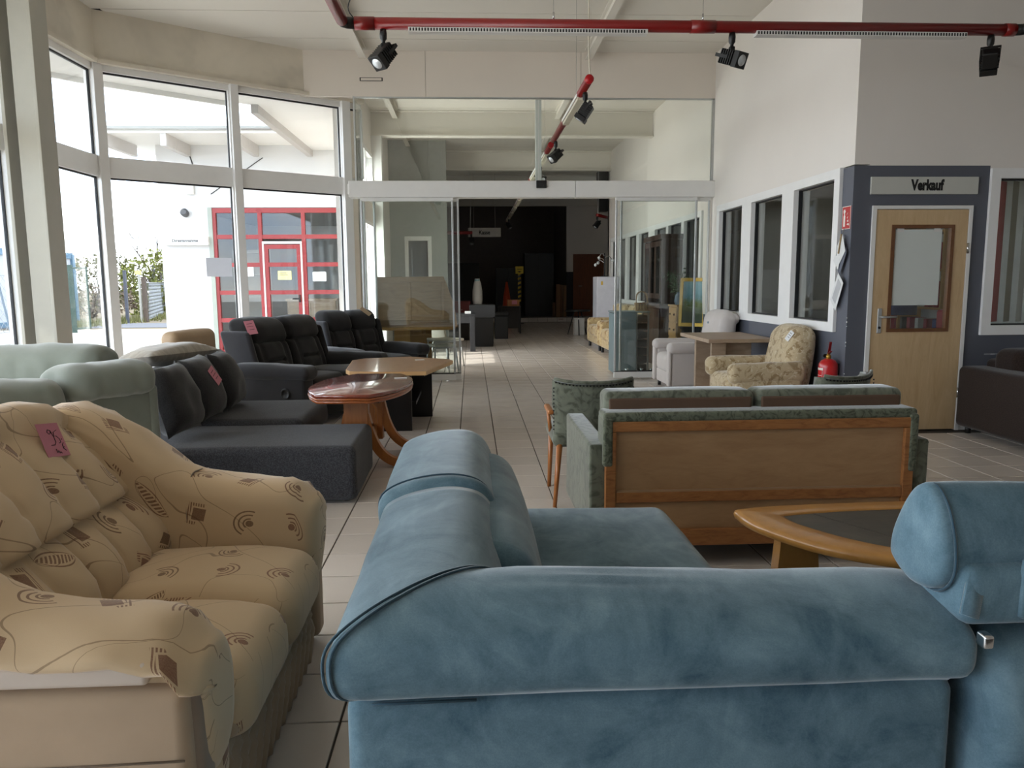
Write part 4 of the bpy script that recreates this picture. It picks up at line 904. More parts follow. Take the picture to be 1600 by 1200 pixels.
def gg_sofa():
    a = math.atan2(.83, .55); t = thing('corner_sofa', 'pale grey green corner sofa with plump bolsters behind the cream sofa', 'sofa', (-2.27, 3.97, 0), a)
    L = 1.30; ch = PI
    P = lambda n, g, **k: part(n, g, M_gg, t, True, **k)
    P('back_panel', rb(-L / 2, L / 2, -.11, .12, .03, .78, .04, (5, 2, 4), 3).wrinkle(.005, (4, 4, 4), 1))
    P('side_roll', rb(L / 2 - .04, L / 2 + .035, -.12, .09, .03, .80, .035, (1, 1, 5), 3).wrinkle(.008, (8, 8, 5), 3))
    for k, (x, Lk, z) in enumerate(((.40, .50, .735), (-.11, .50, .685), (-.60, .48, .66))): P('bolster', bolster(Lk, .21, .34, 30 + k).move(x, .0 - .0 * k, z))
    P('seat', rb(-L / 2, L / 2 - .1, .13, .72, .05, .44, .06, (4, 3, 2), 3, (0, 0, .02)).wrinkle(.005, (4, 4, 4), 7))
    t2 = t
    # far wing of the sofa, facing the camera
    inv = np.array(Matrix.Rotation(-a, 3, 'Z'))
    def W(g): g = g.copy(); g.v = (g.v - np.array([-2.27, 3.97, 0])) @ inv.T; return g
    part('far_back_panel', W(rb(-3.35, -2.25, 4.98, 5.2, .03, .76, .05, (4, 1, 3), 3)), M_gg, t, True)
    part('far_bolster', W(bolster(.98, .27, .34, 77, .012).move(-2.80, 5.02, .72)), M_gg, t, True)
    part('far_seat', W(rb(-3.30, -2.62, 4.5, 5.0, .05, .44, .05, (3, 2, 2), 3)), M_gg, t, True)
gg_sofa()

# ------------------------------------------------------------ charcoal chaise sofa, cushions
M_char = fabric('charcoal_tweed', (.185, .187, .20), .16, 7, 420, .5, fleck=.9, sheen=.15)
M_chard = fabric('charcoal_plush', (.15, .15, .155), .3, 16, 500, .4, fleck=.5, sheen=.3)
def char_sofa():
    t = thing('chaise_sofa', 'charcoal tweed chaise sofa with loose scatter cushions', 'sofa', (-1.5, 5.4, 0)); P = lambda n, g, m=M_char: part(n, g, m, t, True, world=True)
    P('chaise', rb(-2.12, -.72, 4.66, 5.47, .02, .368, .05, (12, 6, 3), 4, (0, 0, .005)).wrinkle(.006, (4, 4, 4), 3))
    P('seat', rb(-2.12, -1.22, 5.49, 6.50, .19, .39, .07, (8, 8, 2), 4, (0, 0, .012)).wrinkle(.008, (5, 5, 5), 5))
    P('seat_base', rb(-2.12, -1.29, 5.49, 6.45, .045, .215, .02))
    P('backrest', rb(-2.46, -2.10, 5.32, 6.50, .05, .735, .05, (2, 8, 4), 3).wrinkle(.006, (4, 4, 4), 9))
    for x, y in ((-.80, 4.78), (-2.0, 4.78), (-.80, 5.38), (-1.36, 6.38), (-2.35, 6.4)): P('foot', cyl(x, y, 0, .05, .025), M_black)
char_sofa()
def pillow_geo(s, th, seed, n=14, amp=.014, sy=None):
    sy = sy or s; u = np.linspace(-1, 1, n + 1); V = []; F = []; 
    for sd in (1, -1):
        for i in range(n + 1):
            for j in range(n + 1):
                a, b = u[i], u[j]; pin = 1 - .06 * (1 - abs(a) ** 3) * abs(b) ** 6 - .0; pin2 = 1 - .06 * (1 - abs(b) ** 3) * abs(a) ** 6
                h = max(0, (1 - abs(a) ** 2.6)) ** .5 * max(0, (1 - abs(b) ** 2.6)) ** .5
                V.append((a * s / 2 * pin2, sd * th / 2 * h, b * sy / 2 * pin))
    N = (n + 1) ** 2
    for k in range(2):
        for i in range(n):
            for j in range(n):
                q = (k * N + i * (n + 1) + j, k * N + (i + 1) * (n + 1) + j, k * N + (i + 1) * (n + 1) + j + 1, k * N + i * (n + 1) + j + 1); F.append(q if k else q[::-1])
    g = G(V, F); return g.wrinkle(amp, (7, 7, 7), seed, lambda v: np.clip(np.abs(v[:, 1]) / (th * .2), 0, 1))
def cushions():
    specs = [((-1.86, 5.02), .46, -.30, 'charcoal scatter cushion nearest the chaise end', 1), ((-1.85, 5.55), .47, -.34, 'charcoal scatter cushion carrying a pink price card', 2), ((-1.74, 6.04), .46, -.30, 'charcoal scatter cushion behind the one with the pink card', 3)]
    for (x, y), s, lean, lab, sd in specs:
        g = pillow_geo(s, .25, sd, amp=.026).rot('Z', -PI / 2).rot('Y', lean).rot('Z', .10 * (sd - 2)); g.move(-2.085 - g.v[:, 0].min(), y, .405 - g.v[:, 2].min())
        single('scatter_cushion', g, M_chard, lab, 'cushion', 'charcoal scatter cushions', True)
    g = pillow_geo(.66, .16, 9, amp=.02, sy=.40).rot('X', PI / 2 - .10).rot('Z', math.radians(62)); g.move(-2.30, 5.95, .74 - g.v[:, 2].min())
    single('cushion', g, fabric('taupe_crushed_velvet', (.58, .545, .49), .28, 9, 300, .3, sheen=.6, stretch=(1, 4, 1)), 'long taupe crushed velvet cushion lying on the charcoal sofa back', 'cushion', None, True)
cushions()

# ------------------------------------------------------------ black recliner sofas
M_rec = fabric('black_brown_microfibre', (.125, .12, .12), .14, 6, 500, .3, sheen=.2)
M_reca = fabric('anthracite_microfibre', (.195, .193, .205), .12, 6, 500, .25, sheen=.3)
def recliner(L, loc, rz, lab):
    t = thing('recliner_sofa', lab, 'sofa', (*loc, 0), rz, 'black recliner sofas'); P = lambda n, g, m=M_rec, par=t: part(n, g, m, par, True)
    aw = .20; hs = (L - 2 * aw) / 2
    P('base', rb(-.42, .36, -L / 2 + .05, L / 2 - .05, .05, .30, .03, (3, 4, 2), 2))
    for s in (-1, 1):
        y = s * (L / 2 - aw / 2)
        P('arm', rb(-.46, .42, y - aw / 2 + .015, y + aw / 2 - .015, .04, .50, .03, (5, 1, 4), 3).wrinkle(.005, (5, 5, 5), 3), M_reca if s < 0 else M_rec)
        ap = P('arm_pad', rb(-.40, .47, y - aw / 2 - .012, y + aw / 2 + .012, .455, .59, .062, (6, 2, 1), 4, (0, 0, .014)).wrinkle(.012, (7, 7, 7), 5 + s), M_reca if s < 0 else M_rec)
        if s < 0:
            b = P('recline_button', lathe([(.001, -.004), (.05, -.004), (.055, .004), (.05, .012), (.035, .010), (.03, .004), (.001, .004)], 18).rot('X', PI / 2).move(.22, y - aw / 2 + .012, .33), M_black)
    for k, y in enumerate((-hs / 2, hs / 2)):
        P('seat', rb(-.28, .40, y - hs / 2 + .004, y + hs / 2 - .004, .26, .455, .07, (5, 4, 2), 4, (0, 0, .03)).wrinkle(.010, (5, 5, 5), 11 + k))
        P('footrest', rb(.36, .43, y - hs / 2 + .008, y + hs / 2 - .008, .07, .34, .03, (1, 3, 3), 3, (.015, 0, 0)))
        def lean(v): v[:, 0] -= (v[:, 2] - .45) * .30; return v
        def tufts(v, y=y):
            m = np.clip((v[:, 0] + .25) / .05, 0, 1)
            v[:, 0] -= m * (.035 * np.exp(-((v[:, 2] - .585) / .018) ** 2) * (np.abs(v[:, 1] - y) < hs * .26) + .02 * np.exp(-((np.abs(v[:, 1] - y) - hs * .30) / .02) ** 2)); return v
        P('back_cushion', rb(-.42, -.18, y - hs / 2 + .004, y + hs / 2 - .004, .40, .80, .07, (3, 20, 18), 4, (.03, 0, 0)).warp(tufts).warp(lean).wrinkle(.010, (6, 6, 6), 21 + k))
        P('head_cushion', rb(-.43, -.16, y - hs / 2 + .002, y + hs / 2 - .002, .765, 1.01, .085, (3, 8, 3), 4, (.03, 0, .015)).warp(lean).wrinkle(.012, (6, 6, 6), 31 + k))
    for s in (-1, 1): P('back_wing', rb(-.50, -.16, s * (hs + .015) - .035, s * (hs + .015) + .035, .35, .90, .035, (2, 1, 5), 3).warp(lambda v: np.column_stack([v[:, 0] - (v[:, 2] - .45) * .28, v[:, 1], v[:, 2]])), M_reca if s < 0 else M_rec)
    for x in (-.38, .30):
        for y in (-L / 2 + .1, L / 2 - .1): P('foot', cyl(x, y, 0, .06, .025), M_black)
    return t
recliner(1.62, (-1.66, 8.06), math.atan2(-.37, .93), 'black recliner sofa with a pink price card on its headrest')
recliner(1.22, (-1.27, 9.60), math.atan2(-.66, .75), 'smaller black recliner sofa against the glass partition')
def card_on(px, py, p0, n, w, h, m, lab, name='price_card', tilt=0.0, writing=True):
    bpy.context.view_layer.update(); dg = bpy.context.evaluated_depsgraph_get(); mw = S.camera.matrix_world; eye = Vector((0, 0, 1.36)); hits = []
    for dx, dy in ((0, 0), (-6, -6), (6, -6), (-6, 6), (6, 6), (-9, 0), (9, 0), (0, 9), (0, -9)):
        d = (mw.to_3x3() @ Vector(((px + dx - 800) / 1200, -(py + dy - 600) / 1200, -1))).normalized(); ok, loc, nr, _, ob, _ = S.ray_cast(dg, eye, d)
        if ok: hits.append((np.array(loc), np.array(nr if nr.dot(d) < 0 else -nr)))
    c0 = hits[0][0]; near = [k for k in hits if np.linalg.norm(k[0] - c0) < .25]; n = sum(k[1] for k in near); n = n / np.linalg.norm(n)
    c = c0 + n * (.004 + max(0, max((k[0] - c0) @ n for k in near)))
    up = np.array([0, 0, 1.0]); up -= n * (up @ n)
    up /= np.linalg.norm(up); r = np.cross(up, n); up, r = up * math.cos(tilt) + r * math.sin(tilt), r * math.cos(tilt) - up * math.sin(tilt)
    q = [c - r * w / 2 - up * h / 2, c + r * w / 2 - up * h / 2, c + r * w / 2 + up * h / 2, c - r * w / 2 + up * h / 2]
    t = thing(name, lab, 'price card', tuple(c)); part('sheet', hexa(*q, n * .0012), m, t, world=True)
    if writing: part('writing', join(*[hexa(c + r * a - up * (k * h * .17 + .002) + n * .0014, c + r * b - up * (k * h * .17 + .002) + n * .0014, c + r * b - up * (k * h * .17 - .002) + n * .0014, c + r * a - up * (k * h * .17 - .002) + n * .0014, n * .0006) for k, a, b in ((-1.6, -w * .3, w * .25), (-.4, -w * .35, w * .3), (.9, -w * .2, w * .3))]), M_ink, t, world=True)
    return t
# ------------------------------------------------------------ tables in the middle
M_cherry = wood('cherry_gloss', (.42, .17, .12), (.56, .27, .19), (5, 1, 5), .22, .9)
M_cherry_e = wood('cherry_edge', (.56, .29, .13), (.68, .38, .19), (5, 1.5, 5), .3, .4)
M_honey = wood('honey_wood', (.60, .35, .16), (.71, .45, .22), (6, 6, 1), .4, .2)
M_beech = wood('beech_top', (.63, .44, .29), (.71, .53, .37), (5, 1, 5), .28, .6)
M_beech_e = plain('beech_edge', (.80, .64, .44), .35, var=.08)
def boat(hw, hl, n=13, cut=.62):
    """table outline: long bowed sides along y, short ends"""
    P = []
    ye = np.linspace(-1, 1, n)
    right = [(hw * (1 - (1 - cut) * abs(y) ** 2.4), y * hl) for y in ye]
    return right + [(-x, y) for x, y in right[::-1]]
def coffee_table_red():
    t = thing('coffee_table', 'glossy cherry wood coffee table with bowed top and curved feet', 'table', (-.835, 5.86, 0), math.radians(-5)); P = lambda n, g, m, s=False: part(n, g, m, t, s)
    o = boat(.365, .62, 15, .50)
    P('tabletop', rounded_slab(o, .575, .603, .010), M_cherry, True)
    P('top_edge', rounded_slab([(x * 1.006, y * 1.004) for x, y in o], .560, .5745, .007), M_cherry_e, True); P('lower_edge', rounded_slab([(x * .99, y * .995) for x, y in o], .538, .5595, .008), M_cherry_e, True)
    P('apron', box(-.20, .20, -.36, .36, .505, .538), plain('apron_wood', (.38, .27, .16), .6))
    P('crank', join(tube([(.12, -.34, .52), (.16, -.30, .46), (.15, -.24, .34), (.07, -.12, .27)], .010, 6)), M_honey, True)
    P('column', join(rb(-.09, .09, -.255, -.185, .10, .51, .008), rb(-.075, .075, .325, .395, .10, .51, .008), rb(-.03, .03, -.185, .325, .14, .22, .004)), M_honey)
    for y in (-.22, .36):
        for s in (1, -1):
            pts = spline([(s * .06, 0, .40), (s * .10, 0, .25), (s * .16, 0, .13), (s * .25, 0, .055), (s * .36, 0, .035)], 5, False); secs = []
            for k, p in enumerate(pts):
                tg = pts[min(k + 1, len(pts) - 1)] - pts[max(k - 1, 0)]; tg /= np.linalg.norm(tg); nn = np.array([-tg[2] * 1, 0, tg[0]]); hgt = .035 - .006 * k / len(pts)
                secs.append(np.array([p + nn * a * hgt + np.array([0, b * .026, 0]) for a, b in ((-1, -1), (-1, 1), (1, 1), (1, -1))]) + np.array([0, y, 0]))
            P('foot', loft(secs), M_honey)
    return t
coffee_table_red()
def coffee_table_light():
    t = thing('coffee_table', 'coffee table with pale beech top on a black open base', 'table', (-.66, 7.42, 0)); P = lambda n, g, m, s=False: part(n, g, m, t, s)
    o = [(-.14, -.80), (.26, -.80), (.47, .10), (.44, .22), (.02, .55), (-.42, .42), (-.52, .25), (-.45, -.60), (-.40, -.72)]
    P('tabletop', prism([(x, y) for x, y in o], .566, .60), M_beech); P('edge', prism([(x * 1.012, y * 1.008) for x, y in o], .5655, .598), M_beech_e)
    bk = plain('black_lacquer', (.045, .045, .05), .35); P('side_panel', rb(-.26, .10, -.40, -.36, 0, .565, .004, k=1), bk); P('side_panel', rb(-.12, .25, .36, .40, 0, .565, .004, k=1), bk)
    P('shelf', box(-.16, .14, -.36, .36, .24, .27), bk); P('back_panel', box(-.20, -.18, -.36, .36, .0, .565), bk); P('cross_bar', box(-.1, .22, -.36, .36, .50, .562), bk)
    P('lift_rail', join(tube([(.16, -.30, .53), (.27, -.28, .53), (.27, -.05, .53), (.16, -.03, .53)], .007, 6)), M_steel)
coffee_table_light()
def slip(px, py, z, w, d, rz, lab):
    p = px_plane(px, py, (0, 0, z), (0, 0, 1)); t = thing('paper_slip', lab, 'paper', (p[0], p[1], z), rz); part('sheet', rbox(w, d, .003, .0012, (1, 1, 1), 1).move(0, 0, .0022), M_paper, t); return t
slip(626, 591, .603, .10, .045, .1, 'white paper slip on the cherry coffee table'); slip(656, 562.5, .600, .09, .05, .3, 'white paper slip on the pale beech coffee table')

# ------------------------------------------------------------ green vintage sofa, matching chairs
def moss(name, c1, c2, sc):
    B = MB(name); v = B.mapping('Object', (1, 1, 1)); n = B.noise(v, sc, 3, .5, 2.2); f = B.noise(B.mapping('Object', (1, 1, 1)), 300, 2)
    c = B.ramp(n, [(.40, lin(c2)), (.50, lin(c1)), (.70, tuple(min(1, k * 1.25) for k in lin(c1)))]); B.col(B.mix(B.math('MULTIPLY', f, .3), c, lin(c2))); B.set(Roughness=.85)
    B.set(**{'Sheen Weight': .55, 'Sheen Roughness': .35, 'Specular IOR Level': .2}); B.bump(n, .15, .004); return B.m
M_moss = moss('moss_green_velvet', (.42, .43, .375), (.31, .325, .275), 11)
M_mossd = moss('moss_green_velvet_pattern', (.40, .415, .35), (.29, .305, .25), 24)
M_oakback = wood('stained_oak_panel', (.60, .455, .31), (.68, .54, .39), (1.2, 6, 5), .5)
M_oakrail = wood('oak_rail', (.50, .31, .16), (.68, .46, .26), (2.2, 9, 9), .45, ring=4)
M_brown = plain('brown_cushion_lining', (.36, .27, .205), .8, var=.1)
def vintage_sofa():
    t = thing('vintage_sofa', 'moss green vintage sofa seen from behind with a stained wooden back panel', 'sofa', (1.35, 3.85, 0)); P = lambda n, g, m, s=False: part(n, g, m, t, s, world=True)
    x0, x1, yb = .615, 2.095, 3.47
    # wooden back
    P('back_panel', box(x0 + .05, x1 - .04, yb + .02, yb + .035, .13, .69), M_oakback)
    P('top_rail', rb(x0 + .02, x1 - .02, yb, yb + .04, .665, .712, .004, k=1), M_oakrail)
    P('side_rail', rb(x0 + .0, x0 + .05, yb, yb + .04, .12, .664, .004, k=1), M_oakrail); P('side_rail', rb(x1 - .05, x1, yb, yb + .04, .12, .664, .004, k=1), M_oakrail)
    P('middle_rail', rb(x0 + .051, x1 - .051, yb + .002, yb + .04, .325, .375, .004, k=1), M_oakrail); P('bottom_rail', rb(x0 + .051, x1 - .051, yb, yb + .04, .11, .19, .004, k=1), M_oakrail)
    P('bead', box(x0 + .055, x1 - .055, yb + .005, yb + .03, .375, .383), plain('pale_bead', (.62, .50, .38), .5))
    for x, z in ((1.63, .145), (1.66, .15)): P('screw', lathe([(.001, 0), (.009, 0), (.008, .003), (.001, .004)], 10).rot('X', PI / 2).move(x, yb, z), M_steel)
    # upholstered frame round the panel
    P('back_border', rb(x0 - .01, x1 + .012, yb + .006, yb + .16, .705, .755, .018, (10, 1, 1), 3), M_mossd, True)
    P('back_side', rb(x0 - .012, x0 + .035, yb - .006, yb + .16, .50, .73, .014, (1, 1, 3), 3), M_mossd, True); P('back_side', rb(x1 - .03, x1 + .014, yb - .006, yb + .16, .45, .73, .014, (1, 1, 3), 3), M_mossd, True)
    xm = (x0 + x1) / 2 + .01
    for a, b in ((x0 + .015, xm - .004), (xm + .004, x1 + .0)):
        P('back_cushion', rb(a, b, yb + .12, yb + .30, .52, .835, .035, (6, 2, 3), 3, (0, 0, .004)).wrinkle(.004, (6, 6, 6), 5), M_moss, True)
        P('cushion_lining', rb(a + .02, b - .02, yb + .112, yb + .13, .56, .805, .008, k=1), M_brown)
    for s, (a, b) in enumerate(((.545, .645), (2.085, 2.185))):
        P('arm', rb(a, b, yb + .03, yb + .92, .13, .60, .014, (2, 6, 3), 3).wrinkle(.003, (5, 5, 5), 8), M_moss, True)
        P('arm_piping', tube([(a + .004, yb + .034, .585), (b - .004, yb + .034, .585)], .004, 5), M_mossd)
    P('seat', rb(.65, 2.08, yb + .2, yb + .90, .30, .45, .04, (6, 4, 1), 3), M_moss, True); P('seat_frame', rb(.65, 2.08, yb + .10, yb + .86, .20, .30, .01), M_mossd)
    P('bed_box', rb(.95, 2.0, yb + .30, yb + .75, .04, .19, .012), plain('dark_green_box', (.10, .12, .09), .8))
    for x, y in ((.62, yb + .10), (2.1, yb + .10), (.62, yb + .84), (2.1, yb + .84)): P('leg', tube([(x, y, .2), (x + .0, y - .02, .0)], [.022, .014], 8), M_honey)
vintage_sofa()
def chair_a():
    t = thing('armchair', 'moss green vintage chair with dark stud trim at the left end of the green sofa', 'chair', (.80, 4.72, 0), 0.0); P = lambda n, g, m, s=False: part(n, g, m, t, s)
    # curved back seen from behind, facing +y
    secs = []
    for k in range(13):
        a = -1 + 2 * k / 12; x = .235 * a * 1.0; bow = .075 * a * a; top = .765 + .018 * abs(a) ** 3 - .006; zb = .36 + .03 * abs(a)
        secs.append(np.array([(x + .012 * a * (zz > .6), -.30 + bow + .02 * (1 - (zz - .36) / .5) * 4 * .6, zz) for zz in np.linspace(zb, top, 9)] + [(x * .98, -.30 + bow + .07 + .02 * (1 - (zz - .36) / .5) * 4 * .6, zz) for zz in np.linspace(top - .005, zb, 9)]))
    P('backrest', loft(secs), M_moss, True)
    P('edge_piping', tube([(.235 * a, -.296 + .075 * a * a, 0.765 + .018 * abs(a) ** 3) for a in np.linspace(-1, 1, 17)], .012, 6), M_moss, True)
    st = join(*[lathe([(.001, -.004), (.0055, -.003), (.0055, .003), (.001, .004)], 6).rot('X', PI / 2).move(.232 * a, -.306 + .075 * a * a, 0.748 + .016 * abs(a) ** 3) for a in np.linspace(-.98, .98, 24)], *[lathe([(.001, -.004), (.005, -.003), (.005, .003), (.001, .004)], 6).rot('X', PI / 2).move(sx * (.236 + .004), -.238, z) for sx in (-1, 1) for z in np.linspace(.48, .73, 12)])
    P('stud_trim', st, M_black).__setitem__('kind', 'stuff')
    P('seat', rb(-.24, .24, -.22, .28, .36, .45, .035, (3, 3, 1), 3), M_moss, True)
    for s in (-1, 1):
        P('armrest', rb(s * .252 - .020, s * .252 + .020, -.20, .06, .56, .59, .013, (1, 4, 1), 2), M_honey, True)
        P('leg', tube([(s * .20, -.20, .38), (s * .235, -.25, 0)], [.02, .012], 8), M_honey, True); P('leg', tube([(s * .21, .20, .38), (s * .22, .24, 0)], [.018, .013], 8), M_honey, True); P('arm_support', tube([(s * .235, .0, .42), (s * .25, .02, .565)], .012, 8), M_honey, True)
    return t
ca = chair_a(); ca.location = (.725, 4.76, 0)
c2 = dup(ca, (2.22, 4.80, 0), math.radians(29), 'moss green vintage chair with dark stud trim behind the right end of the green sofa'); ca['group'] = c2['group'] = 'moss green vintage chairs'

# ------------------------------------------------------------ slate table front right
def slate_table():
    t = thing('coffee_table', 'rounded wooden coffee table with slate inlay in front of the blue sofa', 'table', (1.62, 2.54, 0)); P = lambda n, g, m, s=False: part(n, g, m, t, s, world=True)
    zt = .50
    out = spline([(1.03, 2.80), (1.40, 2.835), (1.9, 2.84), (2.2, 2.80), (2.28, 2.52), (2.1, 2.24), (1.66, 2.155), (1.36, 2.215), (1.14, 2.36), (1.01, 2.58), (.985, 2.74)], 5)[::-1]
    inn = spline([(1.17, 2.70), (1.45, 2.74), (1.9, 2.745), (2.08, 2.71), (2.16, 2.5), (2.0, 2.32), (1.66, 2.245), (1.43, 2.29), (1.28, 2.40), (1.17, 2.56), (1.14, 2.66)], 5)[::-1]
    def ccw(p): return p if sum(p[i - 1][0] * p[i][1] - p[i][0] * p[i - 1][1] for i in range(len(p))) > 0 else p[::-1]
    out, inn = ccw(out), ccw(inn)
    n = len(out); rim = []
    rings = [(inn, zt - .030), (inn, zt - .003), (inn + (out - inn) * .10, zt), (inn + (out - inn) * .86, zt), (inn + (out - inn) * .97, zt - .006), (out, zt - .018), (inn + (out - inn) * .97, zt - .034), (inn + (out - inn) * .8, zt - .042), (inn, zt - .042)]
    g = loft([np.column_stack([r, np.full(n, z)]) for r, z in rings], caps=False); P('rim', g, M_honey2, True)
    B = MB('slate'); k = B.noise(B.mapping('Object', (1, 2, 1)), 5, 5, .65, 1.0); B.col(B.ramp(k, [(.3, lin((.20, .20, .185))), (.55, lin((.27, .255, .225))), (.75, lin((.33, .31, .28)))])); B.set(Roughness=.38); B.bump(k, .25, .004)
    # three slate plates with open joints
    from_x = [(.9, 1.38), (1.384, 1.85), (1.854, 2.4)]
    for a, b in from_x:
        poly = [(x, y) for x, y in inn]
        def clip(poly, f):
            o = []
            for i in range(len(poly)):
                p, q = poly[i - 1], poly[i]; dp, dq = f(p), f(q)
                if dp >= 0: 
                    o.append(p)
                    if dq < 0: s = dp / (dp - dq); o.append((p[0] + (q[0] - p[0]) * s, p[1] + (q[1] - p[1]) * s))
                elif dq >= 0: s = dp / (dp - dq); o.append((p[0] + (q[0] - p[0]) * s, p[1] + (q[1] - p[1]) * s))
            return o
        sl = -.55
        poly = clip(poly, lambda p: p[0] - a - sl * (p[1] - 2.5)); poly = clip(poly, lambda p: b - p[0] + sl * (p[1] - 2.5))
        if len(poly) > 2: P('slate_plate', prism(ccw(poly), zt - .03, zt - .006), B.m)
    for x, y, r in ((1.17, 2.62, .25), (2.02, 2.62, -.25)):
        P('leg', prism_y([(x - .075, .455), (x + .055, .455), (x + .095, 0), (x - .11, 0)], y - .03, y + .03), M_honey2)
    P('leg', prism_y([(1.58, .455), (1.64, .455), (1.63, 0), (1.59, 0)], 2.33, 2.39), M_honey2)
    P('apron', box(1.15, 2.05, 2.6, 2.64, .38, .455), M_honey2)
M_honey2 = wood('golden_oak', (.66, .455, .21), (.76, .55, .29), (3, 3, 3), .32, .3)
slate_table()

# ------------------------------------------------------------ right side by the office windows
def blotch(name, base, a, b, sc):
    B = MB(name); n = B.noise(B.mapping('Object', (1, 1, 1)), sc, 3, .55, 2.6); m = B.noise(B.mapping('Object', (1.0, 1.3, 1)), sc * 1.7, 2, .5, 3.2)
    c = B.ramp(n, [(.40, lin(a)), (.47, lin(base)), (.60, lin(base))]); c = B.mix(B.ramp(m, [(.58, (0, 0, 0)), (.64, (1, 1, 1))]), c, lin(b)); B.col(c); B.set(Roughness=.85); B.set(**{'Sheen Weight': .3, 'Specular IOR Level': .2})
    B.bump(B.noise(B.mapping('Object', (1, 1, 1)), 500, 2), .15, .002); return B.m
M_ivory = fabric('ivory_fabric', (.77, .74, .72), .05, 5, 600, .1, sheen=.3)
M_leafy = blotch('floral_beige_fabric', (.74, .665, .535), (.60, .51, .375), (.80, .745, .63), 6.5)
def ivory_chair():
    t = thing('armchair', 'ivory armchair with rolled arms and buttoned back beside the glass partition', 'armchair', (2.79, 9.62, 0), PI); P = lambda n, g, m=M_ivory: part(n, g, m, t, True)   # local +x faces the aisle
    for s in (-1, 1):
        P('arm', rb(-.25, .36, s * .36 - .05, s * .36 + .05, .07, .52, .03, (4, 1, 4), 3).wrinkle(.004, (4, 4, 4), 3)); P('arm_roll', rb(-.27, .41, s * .37 - .085, s * .37 + .085, .47, .61, .065, (6, 2, 1), 4).wrinkle(.005, (6, 6, 6), 4))
        P('arm_front', rb(.355, .40, s * .37 - .055, s * .37 + .055, .07, .54, .02, (1, 1, 4), 3))
    P('seat', rb(-.25, .38, -.31, .31, .22, .44, .06, (5, 4, 2), 4, (0, 0, .02)))
    P('front', rb(.30, .37, -.31, .31, .07, .24, .02)); P('base', rb(-.3, .33, -.33, .33, .06, .22, .02))
    bk = rb(-.40, -.20, -.40, .40, .10, .97, .09, (3, 8, 9), 4, (.03, 0, .03)).warp(lambda v: np.column_stack([v[:, 0] - (v[:, 2] - .3) * .10 * (v[:, 2] > .3), v[:, 1], v[:, 2] - .10 * np.clip(np.abs(v[:, 1]) - .15, 0, 1) ** 1.2 * (v[:, 2] > .7)]))
    P('backrest', bk.wrinkle(.008, (5, 5, 5), 6)); P('back_roll', rb(-.50, -.30, -.36, .36, .82, .955, .066, (2, 6, 1), 4).wrinkle(.008, (6, 6, 6), 7))
    P('button', lathe([(.001, 0), (.014, 0), (.011, .008), (.001, .01)], 10).rot('Y', PI / 2).move(-.228, -.06, .83), plain('pale_blue_button', (.55, .66, .72), .6))
    for x in (-.28, .32):
        for y in (-.33, .33): P('foot', cyl(x, y, 0, .07, .022), M_black)
ivory_chair()
M_oak = wood('pale_oak', (.59, .50, .41), (.70, .61, .52), (1.5, 5, 5), .45)
def oak_table():
    t = thing('dining_table', 'pale oak pedestal table between the ivory and the floral armchair', 'table', (2.86, 8.62, 0)); P = lambda n, g, m=M_oak: part(n, g, m, t, world=True)
    P('tabletop', rb(2.49, 3.22, 7.95, 9.06, .705, .745, .004, k=1)); P('leg', rb(2.57, 2.73, 8.10, 8.14, 0, .704, .004, k=1)); P('leg', rb(2.73, 3.05, 8.22, 8.26, 0, .704, .004, k=1)); P('leg', rb(2.62, 3.08, 8.84, 8.90, 0, .704, .004, k=1)); P('stretcher', rb(2.80, 2.92, 8.27, 8.83, .05, .20, .004, k=1))
oak_table()
def floral_chair():
    t = thing('armchair', 'beige floral armchair with a white tag, beside the fire extinguisher', 'armchair', (2.80, 7.40, 0), PI); P = lambda n, g, m=M_leafy: part(n, g, m, t, True)
    for s in (-1, 1):
        P('arm', rb(-.30, .34, s * .34 - .07, s * .34 + .07, .06, .50, .04, (5, 2, 4), 3).wrinkle(.006, (5, 5, 5), 3)); P('arm_pad', rb(-.34, .40, s * .34 - .085, s * .34 + .085, .40, .595, .07, (6, 2, 2), 4).warp(lambda v: np.column_stack([v[:, 0], v[:, 1], v[:, 2] - .03 * np.clip(v[:, 0], 0, 1)])).wrinkle(.010, (7, 7, 7), 4 + s))
    P('seat', rb(-.25, .38, -.27, .27, .22, .45, .07, (5, 4, 2), 4, (0, 0, .02)).wrinkle(.006, (5, 5, 5), 9)); P('front', rb(.28, .36, -.28, .28, .06, .25, .03)); P('base', rb(-.32, .31, -.30, .30, .05, .22, .02))
    b = rb(-.40, -.17, -.35, .35, .12, .905, .10, (3, 8, 9), 4, (.03, 0, .03)).warp(lambda v: np.column_stack([v[:, 0] - (v[:, 2] - .3) * .13 * (v[:, 2] > .3) + .0, v[:, 1] * (1 - .22 * np.clip((v[:, 2] - .5) / .45, 0, 1) ** 2), v[:, 2]]))
    P('backrest', b.wrinkle(.010, (6, 6, 6), 6))
    for x in (-.26, .30):
        for y in (-.3, .3): P('foot', cyl(x, y, 0, .06, .02), M_black)
floral_chair()
M_choc = fabric('dark_brown_cord', (.145, .10, .075), .15, 8, 300, .5, fleck=.5, sheen=.15)
